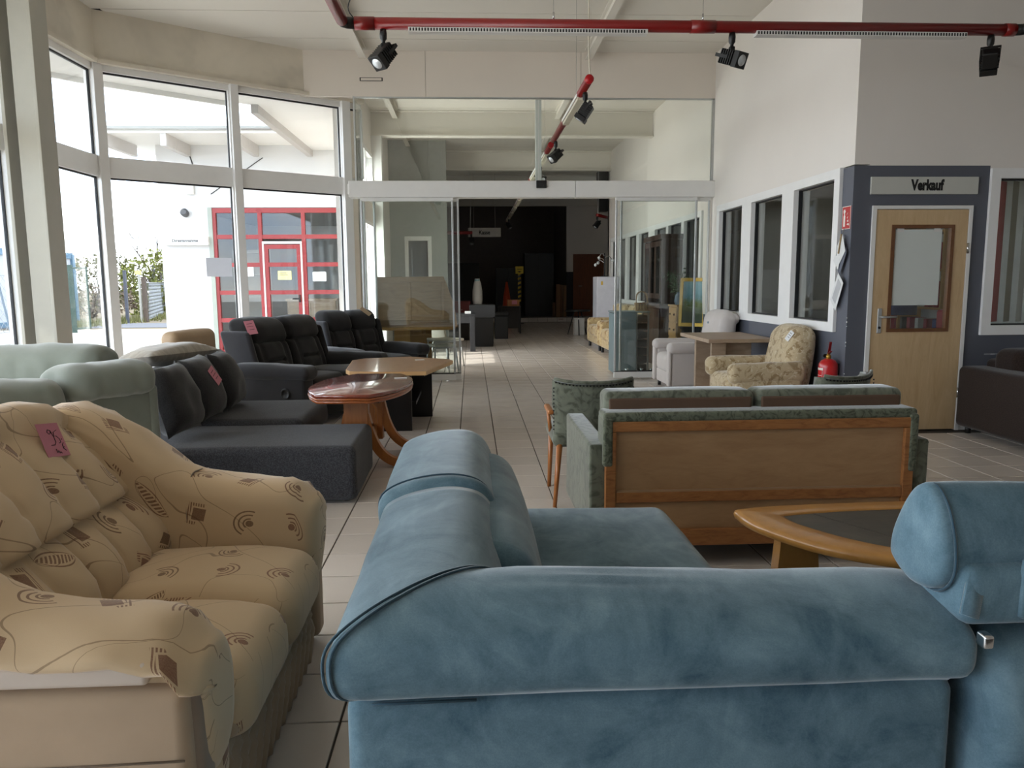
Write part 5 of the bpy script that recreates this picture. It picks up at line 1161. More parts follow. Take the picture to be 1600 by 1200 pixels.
def brown_sofa():
    t = thing('sofa', 'dark brown cord sofa standing beneath the right-hand blind window', 'sofa', (5.3, 5.98, 0)); P = lambda n, g, m=M_choc: part(n, g, m, t, True, world=True)
    P('arm', rb(4.30, 4.56, 5.50, 6.56, .06, .60, .05, (2, 6, 4), 3).wrinkle(.004, (5, 5, 5), 1)); P('arm', rb(6.2, 6.46, 5.5, 6.56, .06, .60, .05, (2, 6, 4), 3)); P('backrest', rb(4.56, 6.2, 6.30, 6.58, .06, .66, .05, (6, 2, 3), 3))
    for a, b in ((4.50, 5.36), (5.40, 6.2)): P('back_cushion', rb(a, b, 6.08, 6.40, .44, .76, .08, (5, 2, 3), 4, (0, .03, .02)).wrinkle(.01, (5, 5, 5), 3))
    for a, b in ((4.57, 5.37), (5.39, 6.19)): P('seat', rb(a, b, 5.48, 6.28, .22, .45, .06, (5, 4, 2), 3, (0, 0, .02)))
    P('base', rb(4.55, 6.2, 5.54, 6.3, .06, .22, .02))
    for x in (4.4, 6.36):
        for y in (5.6, 6.5): P('foot', cyl(x, y, 0, .07, .025), M_black)
brown_sofa()

# ------------------------------------------------------------ sales door, signs, extinguisher
M_maple = wood('maple_veneer', (.74, .62, .46), (.82, .71, .55), (5, 5, .8), .45, ring=2)
def sales_door():
    d = room_empty('door_4'); d.location = (3.94, YD, 0); P = lambda n, g, m, par=d, s=False: part(n, g, m, par, s, world=True)
    P('frame', join(box(3.495, 3.53, YD - .02, YD + .14, 0, 1.995), box(4.365, 4.395, YD - .02, YD + .14, 0, 1.995), box(3.53, 4.365, YD - .02, YD + .14, 1.965, 1.995)), M_white)
    lf = P('door_leaf', join(box(3.535, 3.675, YD - .012, YD + .03, .01, 1.96), box(4.24, 4.36, YD - .012, YD + .03, .01, 1.96), box(3.675, 4.24, YD - .012, YD + .03, 1.83, 1.96), box(3.675, 4.24, YD - .012, YD + .03, .01, .895)), M_maple)
    br = wood('pane_bead_brown', (.36, .22, .12), (.46, .30, .17), (4, 4, 4), .4)
    P('pane_bead', join(box(3.675, 3.705, YD - .020, YD + .03, .895, 1.83), box(4.21, 4.24, YD - .020, YD + .03, .895, 1.83), box(3.705, 4.21, YD - .020, YD + .03, 1.80, 1.83), box(3.705, 4.21, YD - .020, YD + .03, .895, .925)), br, lf)
    P('pane', box(3.70, 4.215, YD + .004, YD + .010, .92, 1.805), M_glass, lf)
    P('handle_plate', rb(3.587, 3.625, YD - .022, YD - .012, .885, 1.105, .004, k=2), M_alu, lf); P('handle', join(tube([(3.606, YD - .02, 1.03), (3.606, YD - .065, 1.03), (3.62, YD - .07, 1.03), (3.735, YD - .068, 1.03)], .010, 8)), M_alu, lf, True); P('lock', cyl(0, 0, -.004, .004, .012).rot('X', PI / 2).move(3.606, YD - .023, .935), M_gasket, lf, True)
    for z in (1.58, .30): P('hinge', cyl(4.366, YD - .022, z, z + .09, .009), M_steel, lf, True)
    s = thing('poster', 'white poster sheet taped on the glass of the maple door', 'poster', (3.93, YD - .003, 1.13)); part('sheet', box(-.215, .205, -.003, -.001, 0, .66), plain('poster_paper', (.80, .82, .80), .5, var=.01), s)
    part('tape', join(box(-.20, -.14, -.0045, -.003, .64, .675), box(.13, .19, -.0045, -.003, .64, .675)), M_trim, s)
    s = thing('sign', 'light grey sign lettered Verkauf above the maple door', 'sign', (3.945, YD, 2.09)); part('panel', rb(-.48, .48, -.022, 0, 0, .148, .004, k=1), plain('sign_grey', (.74, .74, .71), .5, var=.02), s)
    text_part('lettering', 'Verkauf', .122, M_ink, s, (.02, -.0225, .074), (PI / 2, 0, 0), .74, .006, .0008)
    e = thing('sign', 'red square fire extinguisher symbol sign at the wall corner', 'sign', (XR, 6.745, 1.80)); e.rotation_euler = (0, 0, 0)
    part('panel', box(-.004, 0, -.078, .078, 0, .20), plain('safety_red', (.70, .10, .10), .45), e); wh = plain('sign_white', (.88, .86, .82), .6)
    part('border', join(box(-.0052, -.004, -.078, .078, 0, .006), box(-.0052, -.004, -.078, .078, .194, .2), box(-.0052, -.004, -.078, -.072, .006, .194), box(-.0052, -.004, .072, .078, .006, .194)), wh, e)
    part('symbol_bottle', join(box(-.0055, -.004, .018, .050, .025, .12), box(-.0055, -.004, .026, .042, .12, .145), prism_x([(.012, .150), (.052, .140), (.056, .165), (.030, .175)], -.0055, -.004)), wh, e)
    part('symbol_flames', join(*[prism_x([(-.055 + k * .016, .03 + k * .03), (-.012, .04 + k * .03), (-.03, .052 + k * .03), (-.05 + k * .01, .05 + k * .03)], -.0055, -.004) for k in range(4)]), wh, e)
    x = thing('fire_extinguisher', 'red fire extinguisher hanging on the slate wall by the corner', 'fire extinguisher', (3.225, 6.765, .205)); red = plain('extinguisher_red', (.74, .05, .08), .3, coat=.4, var=.03)
    part('cylinder', lathe([(.0, 0), (.07, 0), (.082, .015), (.084, .03), (.084, .37), (.08, .40), (.06, .43), (.03, .445), (.0, .447)], 24), red, x, True); part('valve', lathe([(.0, .44), (.022, .442), (.022, .475), (.014, .48), (.014, .50), (0, .50)], 12), plain('brass', (.72, .56, .25), .35, .8), x, True)
    part('handle', join(bar((.0, .0, .49), (-.02, -.07, .60), .022, .014), bar((.0, 0, .49), (-.02, -.085, .52), .02, .008)), plain('handle_red', (.45, .04, .06), .4), x); part('gauge', lathe([(0, -.006), (.018, -.006), (.018, .006), (0, .006)], 12).rot('X', PI / 2).move(-.02, .03, .47), M_black, x)
    part('hose', tube([(.02, .03, .47), (.05, .085, .42), (.05, .09, .2), (.04, .088, .10)], .009, 6), M_black, x, True); part('wall_hook', box(.08, .095, -.02, .02, .30, .40), M_gasket, x)
    # printed label round the cylinder: white bars facing the room's left
    lab = []
    for z0, z1, a0, a1 in ((.345, .365, 2.6, 3.75), (.295, .299, 2.7, 3.6), (.27, .274, 2.7, 3.45), (.245, .249, 2.7, 3.6), (.20, .235, 3.1, 3.6), (.08, .37, 3.66, 3.69), (.10, .14, 2.7, 3.3)):
        aa = np.linspace(a0, a1, 8); r = .0848
        V = [(r * math.cos(a), r * math.sin(a), z) for a in aa for z in (z0, z1)]; lab.append(G(V, [(2 * k, 2 * k + 2, 2 * k + 3, 2 * k + 1) for k in range(7)]))
    part('printed_label', join(*lab), wh, x)
    # papers on a clip
    c = thing('paper_bundle', 'bundle of white papers hanging on a clip beside the window frame', 'papers', (XR - .01, 6.76, 1.78))
    part('hook', tube([(0, 0, .03), (-.01, 0, 0), (-.012, .005, -.04)], .003, 5), M_steel, c); part('clip', bar((-.030, -.012, -.02), (-.030, .03, -.19), .014, .008, (1, 0, 0)), wood('clip_wood', (.55, .45, .30), (.65, .55, .38)), c)
    def sheet(pts, off): return hexa(*[(-.012 - off, y, z) for y, z in pts], (-.0016, 0, 0))
    part('sheet', sheet([(.06, -.33), (-.085, -.17), (-.02, -.02), (.07, -.12)], .010), M_paper, c); part('sheet', sheet([(.02, -.40), (-.095, -.19), (-.09, -.14), (.055, -.33)], .004), plain('grey_folder', (.35, .37, .42), .6), c)
    part('sheet', sheet([(.03, -.335), (.13, -.25), (.10, -.20), (.0, -.22)], .012), M_paper, c); part('sheet', sheet([(.04, -.70), (.15, -.60), (.02, -.36), (-.085, -.45)], .014), M_paper, c)
    part('print', sheet([(.045, -.64), (.11, -.585), (.01, -.41), (-.05, -.46)], .0160), plain('faint_print', (.72, .72, .72), .8), c)
sales_door()
def blinds():
    t = thing('vertical_blind', 'vertical strip blind with one red slat inside the right-hand window', 'blind', (5.1, 6.95, .9)); wh = plain('blind_white', (.72, .72, .70), .8); be = plain('blind_beige', (.55, .53, .46), .8); rd = plain('blind_red', (.66, .22, .20), .7); part('rail', box(-.5, 1.6, -.03, .03, 1.36, 1.40), M_white, t)
    for k in range(16):
        m = rd if k == 1 else (be if k in (0, 2) else wh); part('slat', rbox(.115, .004, 1.28, .0015, (1, 1, 1), 1).rot('Z', .55).move(-.34 + k * .118, 0, .70), m, t)
blinds()
# ------------------------------------------------------------ red lighting tracks with spots
M_trk = plain('track_red', (.50, .055, .05), .35, coat=.25, var=.03)
M_lens = plain('lens_glass', (.85, .87, .88), .15, .4, var=.0)
def track_x():
    t = thing('lighting_track', 'long red tubular lighting track crossing the room below the ceiling', 'light track', (1.6, 5.8, 3.19)); P = lambda n, g, m, s=True, **k: part(n, g, m, t, s, world=True, **k)
    z = 3.19; y = 5.8
    P('tube', tube([(-.80, y, z), (4.04, y, z)], .042, 16), M_trk); 
    for a, b in ((-.80, -.66), (1.62, 1.80), (3.98, 4.06)): P('sleeve', tube([(a, y, z), (b, y, z)], .0455, 16), M_trk)
    P('tube', tube([(-.88, y - .07, z), (-.88, -1.5, z)], .042, 16), M_trk); P('tube', tube([(4.14, y - .07, z), (4.14, -1.5, z)], .042, 16), M_trk)
    for x, s in ((-.88, 1), (4.14, -1)): P('elbow', tube([(x + s * .085, y, z), (x + s * .03, y - .01, z), (x + s * .005, y - .035, z), (x, y - .085, z)], .040, 14), M_black)
    for a, b in ((-.42, 1.30), (2.10, 3.68)):
        P('louvre', box(a, b, y - .034, y + .034, z - .062, z - .030), M_white, False); n = int((b - a) / .021)
        P('louvre_slots', join(*[box(a + .01 + k * .021, a + .021 + k * .021, y - .0352, y - .034, z - .056, z - .036) for k in range(n)]), M_gasket, False, kind='stuff')
    for x, yy in ((.62, 5.8), (1.71, 5.8), (-.88, 4.0), (4.14, 4.0)): P('suspension_wire', tube([(x, yy, z + .04), (x, yy, ZC)], .0025, 5, False), M_steel); P('wire_grip', cyl(x, yy, z + .04, z + .09, .006, 8), M_steel)
    P('feed_cable', tube(spline([(-.80, 5.8, z + .03), (-.84, 5.78, z + .10), (-.78, 5.7, z + .25), (-.83, 5.5, z + .5), (-.80, 5.4, ZC)], 5, False), .004, 5), M_black)
track_x()
def track_y(y0, y1, lab):
    x, z = 1.12, 3.215; t = thing('lighting_track', lab, 'light track', (x, (y0 + y1) / 2, z)); P = lambda n, g, m, s=True, **k: part(n, g, m, t, s, world=True, **k)
    P('tube', tube([(x, y0, z), (x, y1, z)], .040, 16), M_trk); P('end_cap', tube([(x, y0 - .012, z), (x, y0 + .02, z)], .042, 16), plain('cap_red', (.72, .05, .10), .35))
    yy = y0 + .55
    while yy + 1.0 < y1:
        P('light_cover', box(x - .032, x + .032, yy, yy + 1.25 if yy + 1.25 < y1 else y1 - .05, z - .062, z - .028), plain('milk_cover', (.80, .78, .70), .5), False); P('side_cover', box(x - .0445, x - .038, yy, min(yy + 1.25, y1 - .05), z - .03, z + .0), M_white, False); yy += 1.55
    P('suspension_wire', tube([(x, y0 + .9, z + .04), (x, y0 + .9, ZC)], .0025, 5, False), M_steel)
    return t
t1 = track_y(7.37, 10.46, 'short red lighting track pointing to the glass partition'); part('feed_cable', tube(spline([(0.02, -1.50, .05), (.01, -1.5, .10), (.0, -1.5, .35), (.0, -1.5, 1.15)], 5, False), .007, 6), plain('cable_white', (.80, .77, .70), .6), t1, True)
track_y(10.80, 24.0, 'long red lighting track running down the hall behind the partition')
def spot(loc, aim, lab, first=None):
    """track spotlight, origin at the adaptor top; aim = (azimuth, tilt) of the lens axis"""
    t = thing('track_spotlight', lab, 'spotlight', loc, 0, 'black track spotlights'); P = lambda n, g, m=M_black, par=t, s=False: part(n, g, m, par, s)
    P('adaptor', lathe([(0, 0), (.022, 0), (.026, -.03), (.024, -.065), (.013, -.08), (.012, -.10), (0, -.10)], 12), s=True); P('joint', join(rb(-.02, .02, -.018, .018, -.135, -.095, .008)))
    def A(g): return g.rot('X', PI / 2 - aim[1]).rot('Z', aim[0] - PI / 2).move(0, 0, -.175)
    # head built along -z (lens at the bottom)
    h = P('head', A(join(rb(-.052, .052, -.052, .052, -.05, .075, .012), rb(-.057, .057, -.057, .057, -.098, -.052, .004, k=1))))
    fins = [box(-.062, .062, -.05, .05, -.045 + k * .02, -.038 + k * .02) for k in range(6)]
    P('cooling_fins', A(join(*fins)), M_black, h); P('lens', A(lathe([(0, -.1005), (.038, -.1005), (.040, -.097), (0, -.095)], 20)), M_lens, h, True)
    P('yoke', A(join(box(-.066, -.060, -.012, .012, -.01, .10), box(.060, .066, -.012, .012, -.01, .10), box(-.066, .066, -.012, .012, .095, .102))))
    return t
# azimuth measured from +x; tilt = angle of the lens axis above (-) / below (+) level
spot((-.60, 5.8, 3.15), (math.radians(228), math.radians(48)), 'black track spotlight at the left end of the crossing red track, lens aimed left')
spot((1.93, 5.8, 3.15), (math.radians(305), math.radians(22)), 'black track spotlight in the middle of the crossing red track, lens aimed at the room')
spot((3.885, 5.8, 3.15), (math.radians(60), math.radians(50)), 'black track spotlight at the right end of the crossing red track')
spot((1.12, 7.62, 3.155), (math.radians(165), math.radians(55)), 'black track spotlight nearest the end cap of the short red track')
spot((1.12, 10.2, 3.155), (math.radians(210), math.radians(40)), 'black track spotlight at the glass end of the short red track')
spot((1.12, 12.4, 3.155), (math.radians(290), math.radians(25)), 'black track spotlight first behind the glass partition')
spot((1.12, 22.6, 3.155), (math.radians(330), math.radians(55)), 'black track spotlight far down the hall track')
def side_track():
    t = thing('lighting_track', 'short red lighting track by the end of the hall side wall', 'light track', (3.2, 18.85, 2.95)); part('tube', tube([(-.12, 0, 0), (.5, 1.2, 0)], .04, 10), M_trk, t, True); part('suspension_wire', tube([(-.1, 0, .04), (-.1, 0, 1.42)], .004, 5), M_paper, t)
    spot((3.08, 18.85, 2.91), (math.radians(200), math.radians(50)), 'black track spotlight on the short hall track by the side wall')
    s = thing('loudspeaker', 'black loudspeaker hanging high by the end of the hall side wall', 'loudspeaker', (3.30, 19.2, 3.06)); part('housing', prism_y([(-.13, .0), (.08, .0), (.08, .95), (-.17, .95)], -.15, .15), M_black, s)
    part('bracket', box(-.02, .02, -.02, .02, .95, 1.30), M_black, s)
side_track()

# ------------------------------------------------------------ hall furniture behind the partition
M_pine = wood('worn_board', (.60, .48, .36), (.74, .62, .49), (1.2, 1, 6), .6, ring=3)
M_yel = wood('yellow_pine', (.62, .46, .24), (.72, .56, .32), (4, 4, 1), .5)
def hall_left():
    t = thing('wooden_table', 'wooden table with yellow pine pedestal behind the left glass leaf', 'table', (-.90, 11.72, 0)); P = lambda n, g, m: part(n, g, m, t)
    P('tabletop', rb(-.56, .66, -.30, .34, .66, .705, .006, k=1), M_yel); P('pedestal', box(-.26, .02, -.12, .2, .04, .66), M_yel); P('pedestal_front', rb(-.02, .30, -.16, -.12, .04, .66, .004, k=1), wood('pedestal_brown', (.45, .32, .17), (.55, .41, .23))); P('plinth', box(-.3, .34, -.2, .24, 0, .04), M_dark)
    b = thing('wooden_board', 'large worn wooden panel standing on the pine table behind the left glass leaf', 'board', (-.87, 11.55, .705))
    poly = [(-.52, 0), (.66, 0), (.62, .30), (.50, .66), (.46, .74), (-.52, .74)]
    part('panel', prism_y(poly, -.02, .02), M_pine, b); part('rail', rb(-.52, .60, -.034, -.02, .02, .10, .004, k=1), wood('board_rail', (.50, .40, .29), (.60, .49, .37)), b); part('rail', rb(-.52, .47, -.034, -.02, .66, .74, .004, k=1), M_pine, b)
    part('batten', rb(.43, .47, -.034, -.02, .1, .655, .004, k=1), M_pine, b); part('batten', rb(-.05, -.02, -.032, -.02, .1, .655, .004, k=1), M_pine, b); part('stand', box(-.4, .4, .02, .14, 0, .03), M_pine, b)
    h = thing('stool', 'white stacking stool at the bottom of the stack behind the left glass leaf', 'stool', (-.44, 11.22, 0), .4, 'stacked white stools'); M_st = plain('stool_white', (.80, .79, .74), .4)
    part('seat', rbox(.34, .34, .03, .014, (3, 3, 1), 2).warp(lambda v: np.column_stack([v[:, 0], v[:, 1], v[:, 2] + .25 * (v[:, 0] ** 2)])).move(0, 0, .45), M_st, h, True)
    part('seat_rim', join(bar((-.16, -.16, .43), (.16, -.16, .43), .015, .03), bar((-.16, .16, .43), (.16, .16, .43), .015, .03)), M_alu, h)
    for sx in (-1, 1):
        for sy in (-1, 1): part('leg', tube([(sx * .15, sy * .15, .43), (sx * .19, sy * .19, 0)], .010, 6), M_alu, h, True)
    dup(h, (-.44, 11.22, .085), .4, 'white stacking stool on top of the stack behind the left glass leaf', 'stacked white stools')
    d = thing('plastic_chair', 'white plastic shell chair partly hidden by the left glass leaf stile', 'chair', (-.40, 12.50, 0), 2.4); part('shell', rb(-.20, .20, -.20, .20, .42, .46, .018, (2, 2, 1), 2), M_st, d, True)
    part('backrest', rb(-.19, .19, .17, .21, .44, .82, .018, (3, 1, 3), 2).warp(lambda v: np.column_stack([v[:, 0] * (1 - .3 * np.clip((v[:, 2] - .5) / .3, 0, 1)), v[:, 1] + .15 * (v[:, 2] - .44), v[:, 2]])), M_st, d, True)
    for sx in (-1, 1):
        for sy in (-1, 1): part('leg', tube([(sx * .16, sy * .15, .43), (sx * .19, sy * .19, 0)], .011, 6), M_alu, d, True)
    # grey desk and dark things
    gd = plain('desk_anthracite', (.17, .172, .18), .5)
    t = thing('desk', 'anthracite desk with thick square legs at the hall aisle', 'desk', (-.36, 15.5, 0)); part('desk_top', rb(-.52, .44, -.36, .36, .70, .74, .006, k=1), gd, t); part('apron', box(-.48, .40, -.33, -.29, .56, .70), gd, t)
    for x in (-.46, .38):
        for y in (-.32, .30): part('leg', rb(x - .05, x + .05, y - .04, y + .06, 0, .70, .006, k=1), gd, t)
    p = thing('paper_slip', 'folded white card standing on the anthracite desk', 'paper', (-.07, 15.35, .74)); part('sheet', prism_x([(-.03, 0), (.03, 0), (0, .05)], -.06, .06), M_paper, p)
    t = thing('cabinet', 'black low cabinet with grey top board behind the anthracite desk', 'cabinet', (.26, 16.55, 0)); part('body', box(-.28, .20, -.30, .3, 0, .62), M_black, t); part('top_board', rb(-.30, .24, -.32, .3, .62, .88, .006, k=1), gd, t); part('door', rb(-.27, .19, -.312, -.30, .02, .60, .004, k=1), M_black, t)
    t = thing('stool', 'black bar-height stool base in the dark row left of the hall aisle', 'stool', (.72, 18.6, 0)); part('body', rb(-.16, .16, -.16, .16, 0, .55, .02), M_black, t); part('seat', rb(-.19, .19, -.19, .19, .55, .64, .03), M_dark, t); 
    t = thing('display_table', 'small dark table with glass and wooden pieces at the end of the left row', 'table', (1.02, 20.6, 0)); part('tabletop', box(-.30, .30, -.25, .25, .68, .72), M_black, t); part('side_panel', box(-.28, .26, .1, .13, .12, .68), plain('panel_grey', (.22, .21, .20), .6), t)
    for x in (-.27, .27):
        for y in (-.22, .22): part('leg', box(x - .02, x + .02, y - .02, y + .02, 0, .68), M_black, t)
    b = thing('wooden_box', 'small brown wooden box on the dark display table', 'box', (1.12, 20.6, .72)); part('body', rb(-.16, .16, -.1, .1, 0, .17, .008), M_honey, b); part('label', box(-.04, .1, -.103, -.1, .05, .15), M_pink, b)
    v = thing('floor_vase', 'tall pale bottle-shaped floor vase in the dark row', 'vase', (.15, 18.2, .0)); wv = plain('vase_pale', (.66, .65, .63), .5)
    part('pedestal', box(-.14, .14, -.14, .14, 0, .80), M_black, v); part('body', lathe([(0, .80), (.10, .80), (.118, .95), (.115, 1.15), (.085, 1.33), (.06, 1.40), (.058, 1.44), (0, 1.44)], 20), wv, v, True); part('neck_ring', lathe([(0, 1.37), (.066, 1.375), (.058, 1.43), (0, 1.435)], 16), plain('vase_blue', (.42, .58, .62), .5), v, True)
    r = thing('red_box', 'dark red chest with a bright knob beside the floor vase', 'chest', (-.22, 18.3, 0)); rd = plain('chest_red', (.34, .05, .06), .5); part('body', rb(-.26, .20, -.2, .2, .45, .92, .01), rd, r); part('knob', lathe([(0, 0), (.014, 0), (.012, .02), (0, .022)], 10).rot('X', PI / 2).move(.0, -.2, .72), M_steel, r); part('stand', box(-.22, .16, -.16, .16, 0, .45), M_black, r)
    # signs and rails
    s = thing('sign', 'white hanging sign lettered Kasse deep in the dark hall', 'sign', (.40, 22.0, 2.62)); part('panel', rb(-.46, .46, -.02, .02, 0, .25, .004, k=1), plain('sign_white_dim', (.72, .71, .69), .6), s); text_part('lettering', 'Kasse', .16, M_ink, s, (0, -.0205, .12), (PI / 2, 0, 0), .85, .004, .0008)
    for x in (-.3, .3): part('hanger', tube([(x, 0, .25), (x, 0, 1.74)], .004, 5), M_steel, s)
    t = thing('lighting_track', 'short red lighting track in front of the hanging sign', 'light track', (-.12, 21.4, 2.70)); part('tube', tube([(-.7, 0, 0), (.18, 0, 0)], .045, 10), M_trk, t, True); part('suspension_wire', tube([(.12, 0, .04), (.14, 0, .8), (.10, 0, 1.66)], .006, 5), M_paper, t)
    spot((.03, 21.4, 2.66), (math.radians(270), math.radians(70)), 'black track spotlight in front of the hanging hall sign')
    t = thing('barrier_post', 'black and yellow striped post carrying a yellow sign at the platform edge', 'post', (1.58, 25.2, 0)); bk = M_black; ye = plain('hazard_yellow', (.82, .66, .12), .5)
    part('pole', tube([(0, 0, 0), (-.03, 0, .62)], .018, 8), M_steel, t, True); part('base', cyl(0, 0, 0, .02, .14), M_black, t)
    for k in range(14): part('stripe', prism_y([(-.05, .62 + k * .072), (.05, .66 + k * .072), (.05, .66 + (k + 1) * .072 - .002), (-.05, .62 + (k + 1) * .072 - .002)], -.03, .03), ye if k % 2 else bk, t)
    part('sign_panel', rb(-.13, .13, -.04, -.02, 1.62, 1.86, .01), plain('sign_yellow', (.85, .72, .15), .5), t); part('sign_mark', join(prism_y([(-.07, 1.70), (.07, 1.70), (.0, 1.66)], -.042, -.04), box(-.08, .08, -.042, -.04, 1.76, 1.775)), M_ink, t)
    c = thing('traffic_cone', 'orange and red cone leaning in the dark left of the striped post', 'cone', (1.18, 25.6, 0)); part('cone', lathe([(0, 0), (.17, 0), (.16, .3), (.11, .9), (.03, 1.36), (0, 1.36)], 16), plain('cone_orange', (.78, .26, .06), .5), c, True); part('base', box(-.2, .2, -.2, .2, 0, .03), M_black, c)
    w = thing('wardrobe', 'tall black wardrobe on the platform at the end of the hall', 'wardrobe', (2.42, 27.6, .15)); part('body', box(-.52, .50, -.3, .3, 0, 2.2), M_black, w)
    for x in (-.26, .25): part('door', rb(x - .24, x + .24, -.32, -.3, .06, 2.15, .006, k=1), M_black, w)
    w = thing('wardrobe', 'lower black wardrobe beside the tall one on the platform', 'wardrobe', (1.35, 28.4, .15)); part('body', box(-.45, .45, -.3, .3, 0, 1.7), M_black, w)
    for x in (-.22, .22): part('door', rb(x - .21, x + .21, -.32, -.3, .06, 1.66, .006, k=1), M_black, w)
    w = thing('wall_unit', 'wide black wall unit in the dark left corner of the platform', 'cabinet', (-.6, 28.8, .15)); part('body', box(-.9, .9, -.3, .3, 0, 1.9), M_black, w)
    for x in (-.6, 0, .6): part('door', rb(x - .28, x + .28, -.32, -.3, .06, 1.86, .006, k=1), M_black, w)
    bw = wood('raw_board', (.44, .31, .20), (.56, .42, .29), (5, 5, .8), .7)
    for k, (x, h, wd, c) in enumerate(((2.98, 1.12, .14, 'pale'), (3.10, 1.10, .11, 'brown'), (3.22, 1.08, .10, 'narrow'), (2.84, .5, .10, 'short'))): single('plank', rb(x - wd / 2, x + wd / 2, 26.40, 26.44, .152, .152 + h, .004, k=1), bw if k % 2 == 0 else wood('raw_board_dark', (.34, .22, .13), (.44, .31, .2), (5, 5, .8), .7), c + ' raw wooden plank standing upright on the platform beside the brown door', 'plank', 'planks standing on the platform')
hall_left()
M_floral = blotch('yellow_floral_fabric', (.69, .60, .44), (.50, .38, .24), (.76, .69, .54), 4.5)
def hall_right():
    def fsofa(L, seats):
        t = thing('floral_sofa', '', 'sofa', (0, 0, 0), PI); P = lambda n, g: part(n, g, M_floral, t, True)   # local +x = front
        for s in (-1, 1): P('arm', rb(-.30, .40, s * (L / 2 - .09) - .09, s * (L / 2 - .09) + .09, .10, .60, .07, (3, 2, 3), 3))
        w = (L - .36) / seats
        for k in range(seats):
            y = -L / 2 + .18 + w * (k + .5); P('seat', rb(-.2, .40, y - w / 2 + .005, y + w / 2 - .005, .26, .46, .05, (3, 3, 1), 3, (0, 0, .02))); P('back_cushion', rb(-.36, -.14, y - w / 2 + .005, y + w / 2 - .005, .42, .68, .05, (2, 3, 2), 3, (.02, 0, 0))); P('head_roll', rb(-.40, -.12, y - w / 2 + .005, y + w / 2 - .005, .68, .90, .07, (2, 3, 2), 3))
        P('base', rb(-.30, .37, -L / 2 + .02, L / 2 - .02, .10, .27, .03, (3, 5, 1), 2)); P('backrest', rb(-.42, -.3, -L / 2 + .04, L / 2 - .04, .12, .82, .04, (1, 5, 3), 2))
        for x in (-.3, .34):
            for y in (-L / 2 + .1, L / 2 - .1): part('foot', cyl(x, y, 0, .11, .03), M_black, t)
        return t
    a = fsofa(1.45, 2); a.location = (2.86, 14.05, 0); a['label'] = 'yellow floral two seat sofa nearest the glass partition on the right of the hall'; a['group'] = 'yellow floral sofas'
    dup(a, (2.86, 15.62, 0), PI, 'yellow floral two seat sofa farther down the right of the hall')
    t = thing('refrigerator', 'white refrigerator cabinet behind the yellow floral sofas', 'refrigerator', (3.02, 17.25, 0)); w = plain('fridge_white', (.80, .80, .83), .4); part('body', rb(-.24, .26, -.3, .3, .02, 1.46, .012), w, t); part('door', rb(-.25, .24, -.33, -.302, .06, 1.45, .008), w, t); part('handle', box(.19, .21, -.355, -.33, .9, 1.2), M_alu, t); part('sticker', box(-.16, -.12, -.332, -.33, 1.28, 1.36), plain('sticker_yellow', (.8, .65, .2), .6), t)
    l = thing('table_lamp', 'chrome branched lamp standing on the white refrigerator', 'lamp', (2.98, 17.2, 1.46)); part('stem', cyl(0, 0, 0, .52, .012), M_black, l); part('foot', cyl(0, 0, 0, .02, .08), M_black, l)
    for k, a_ in enumerate((2.9, 2.2, .3, -2.4)): part('arm', tube(spline([(0, 0, .3 + .05 * k), (.10 * math.cos(a_), .1 * math.sin(a_), .36 + .05 * k), (.2 * math.cos(a_), .2 * math.sin(a_), .27 + .05 * k)], 4, False), .009, 5), M_steel, l, True); part('bulb', lathe([(0, -.05), (.03, -.03), (.035, .0), (.012, .03), (0, .03)], 10).move(.2 * math.cos(a_), .2 * math.sin(a_), .27 + .05 * k), M_lens, l, True)
    t = thing('side_table', 'dark round side table with white boxes at the far end of the sofas', 'table', (2.72, 19.6, 0)); part('tabletop', cyl(0, 0, .60, .64, .32), M_black, t, True)
    for a_ in (0.5, 2.6, 4.7): part('leg', tube([(.1 * math.cos(a_), .1 * math.sin(a_), .6), (.28 * math.cos(a_), .28 * math.sin(a_), 0)], .015, 6), M_black, t, True)
    b = thing('box', 'white box beneath the dark round side table', 'box', (2.74, 19.55, 0)); part('body', rb(-.13, .13, -.12, .12, 0, .40, .01), M_trim, b); part('lid', rb(-.135, .135, -.125, .125, .40, .44, .008), M_trim, b)
    h = thing('display_cabinet', 'dark wooden display cabinet with three glazed doors on the hall side wall', 'cabinet', (3.13, 12.52, 0)); wd = wood('dark_walnut', (.17, .10, .07), (.27, .17, .11), (5, 5, 1), .4)
    part('body', join(box(-.16, .16, -.58, -.55, .0, 2.0), box(-.16, .16, .55, .58, 0, 2.0), box(.14, .16, -.55, .55, 0, 2.0), box(-.16, .16, -.55, .55, .0, .08)), wd, h); part('cornice', rb(-.19, .165, -.61, .61, 2.0, 2.08, .01), wd, h); part('lower_case', box(-.17, .14, -.55, .55, .08, .95), wd, h); part('counter', rb(-.2, .16, -.60, .60, .95, 1.0, .006, k=1), wd, h)
    for k in (-1, 0, 1):
        y = k * .37; d = part('door', join(box(-.175, -.155, y - .18, y - .125, 1.08, 1.98), box(-.175, -.155, y + .125, y + .18, 1.08, 1.98), box(-.175, -.155, y - .125, y + .125, 1.90, 1.98), box(-.175, -.155, y - .125, y + .125, 1.08, 1.16)), wd, h); part('pane', box(-.168, -.162, y - .125, y + .125, 1.16, 1.90), M_gglass, d)
        dd = part('door', rb(-.19, -.17, y - .18, y + .18, .12, .92, .006, k=1), wd, h); part('knob', lathe([(0, 0), (.015, 0), (.013, .02), (0, .022)], 8).rot('Y', -PI / 2).move(-.19, y + .14, .6), M_steel, dd)
    for z in (1.4, 1.7): part('shelf', box(-.15, .14, -.55, .55, z, z + .02), wd, h)
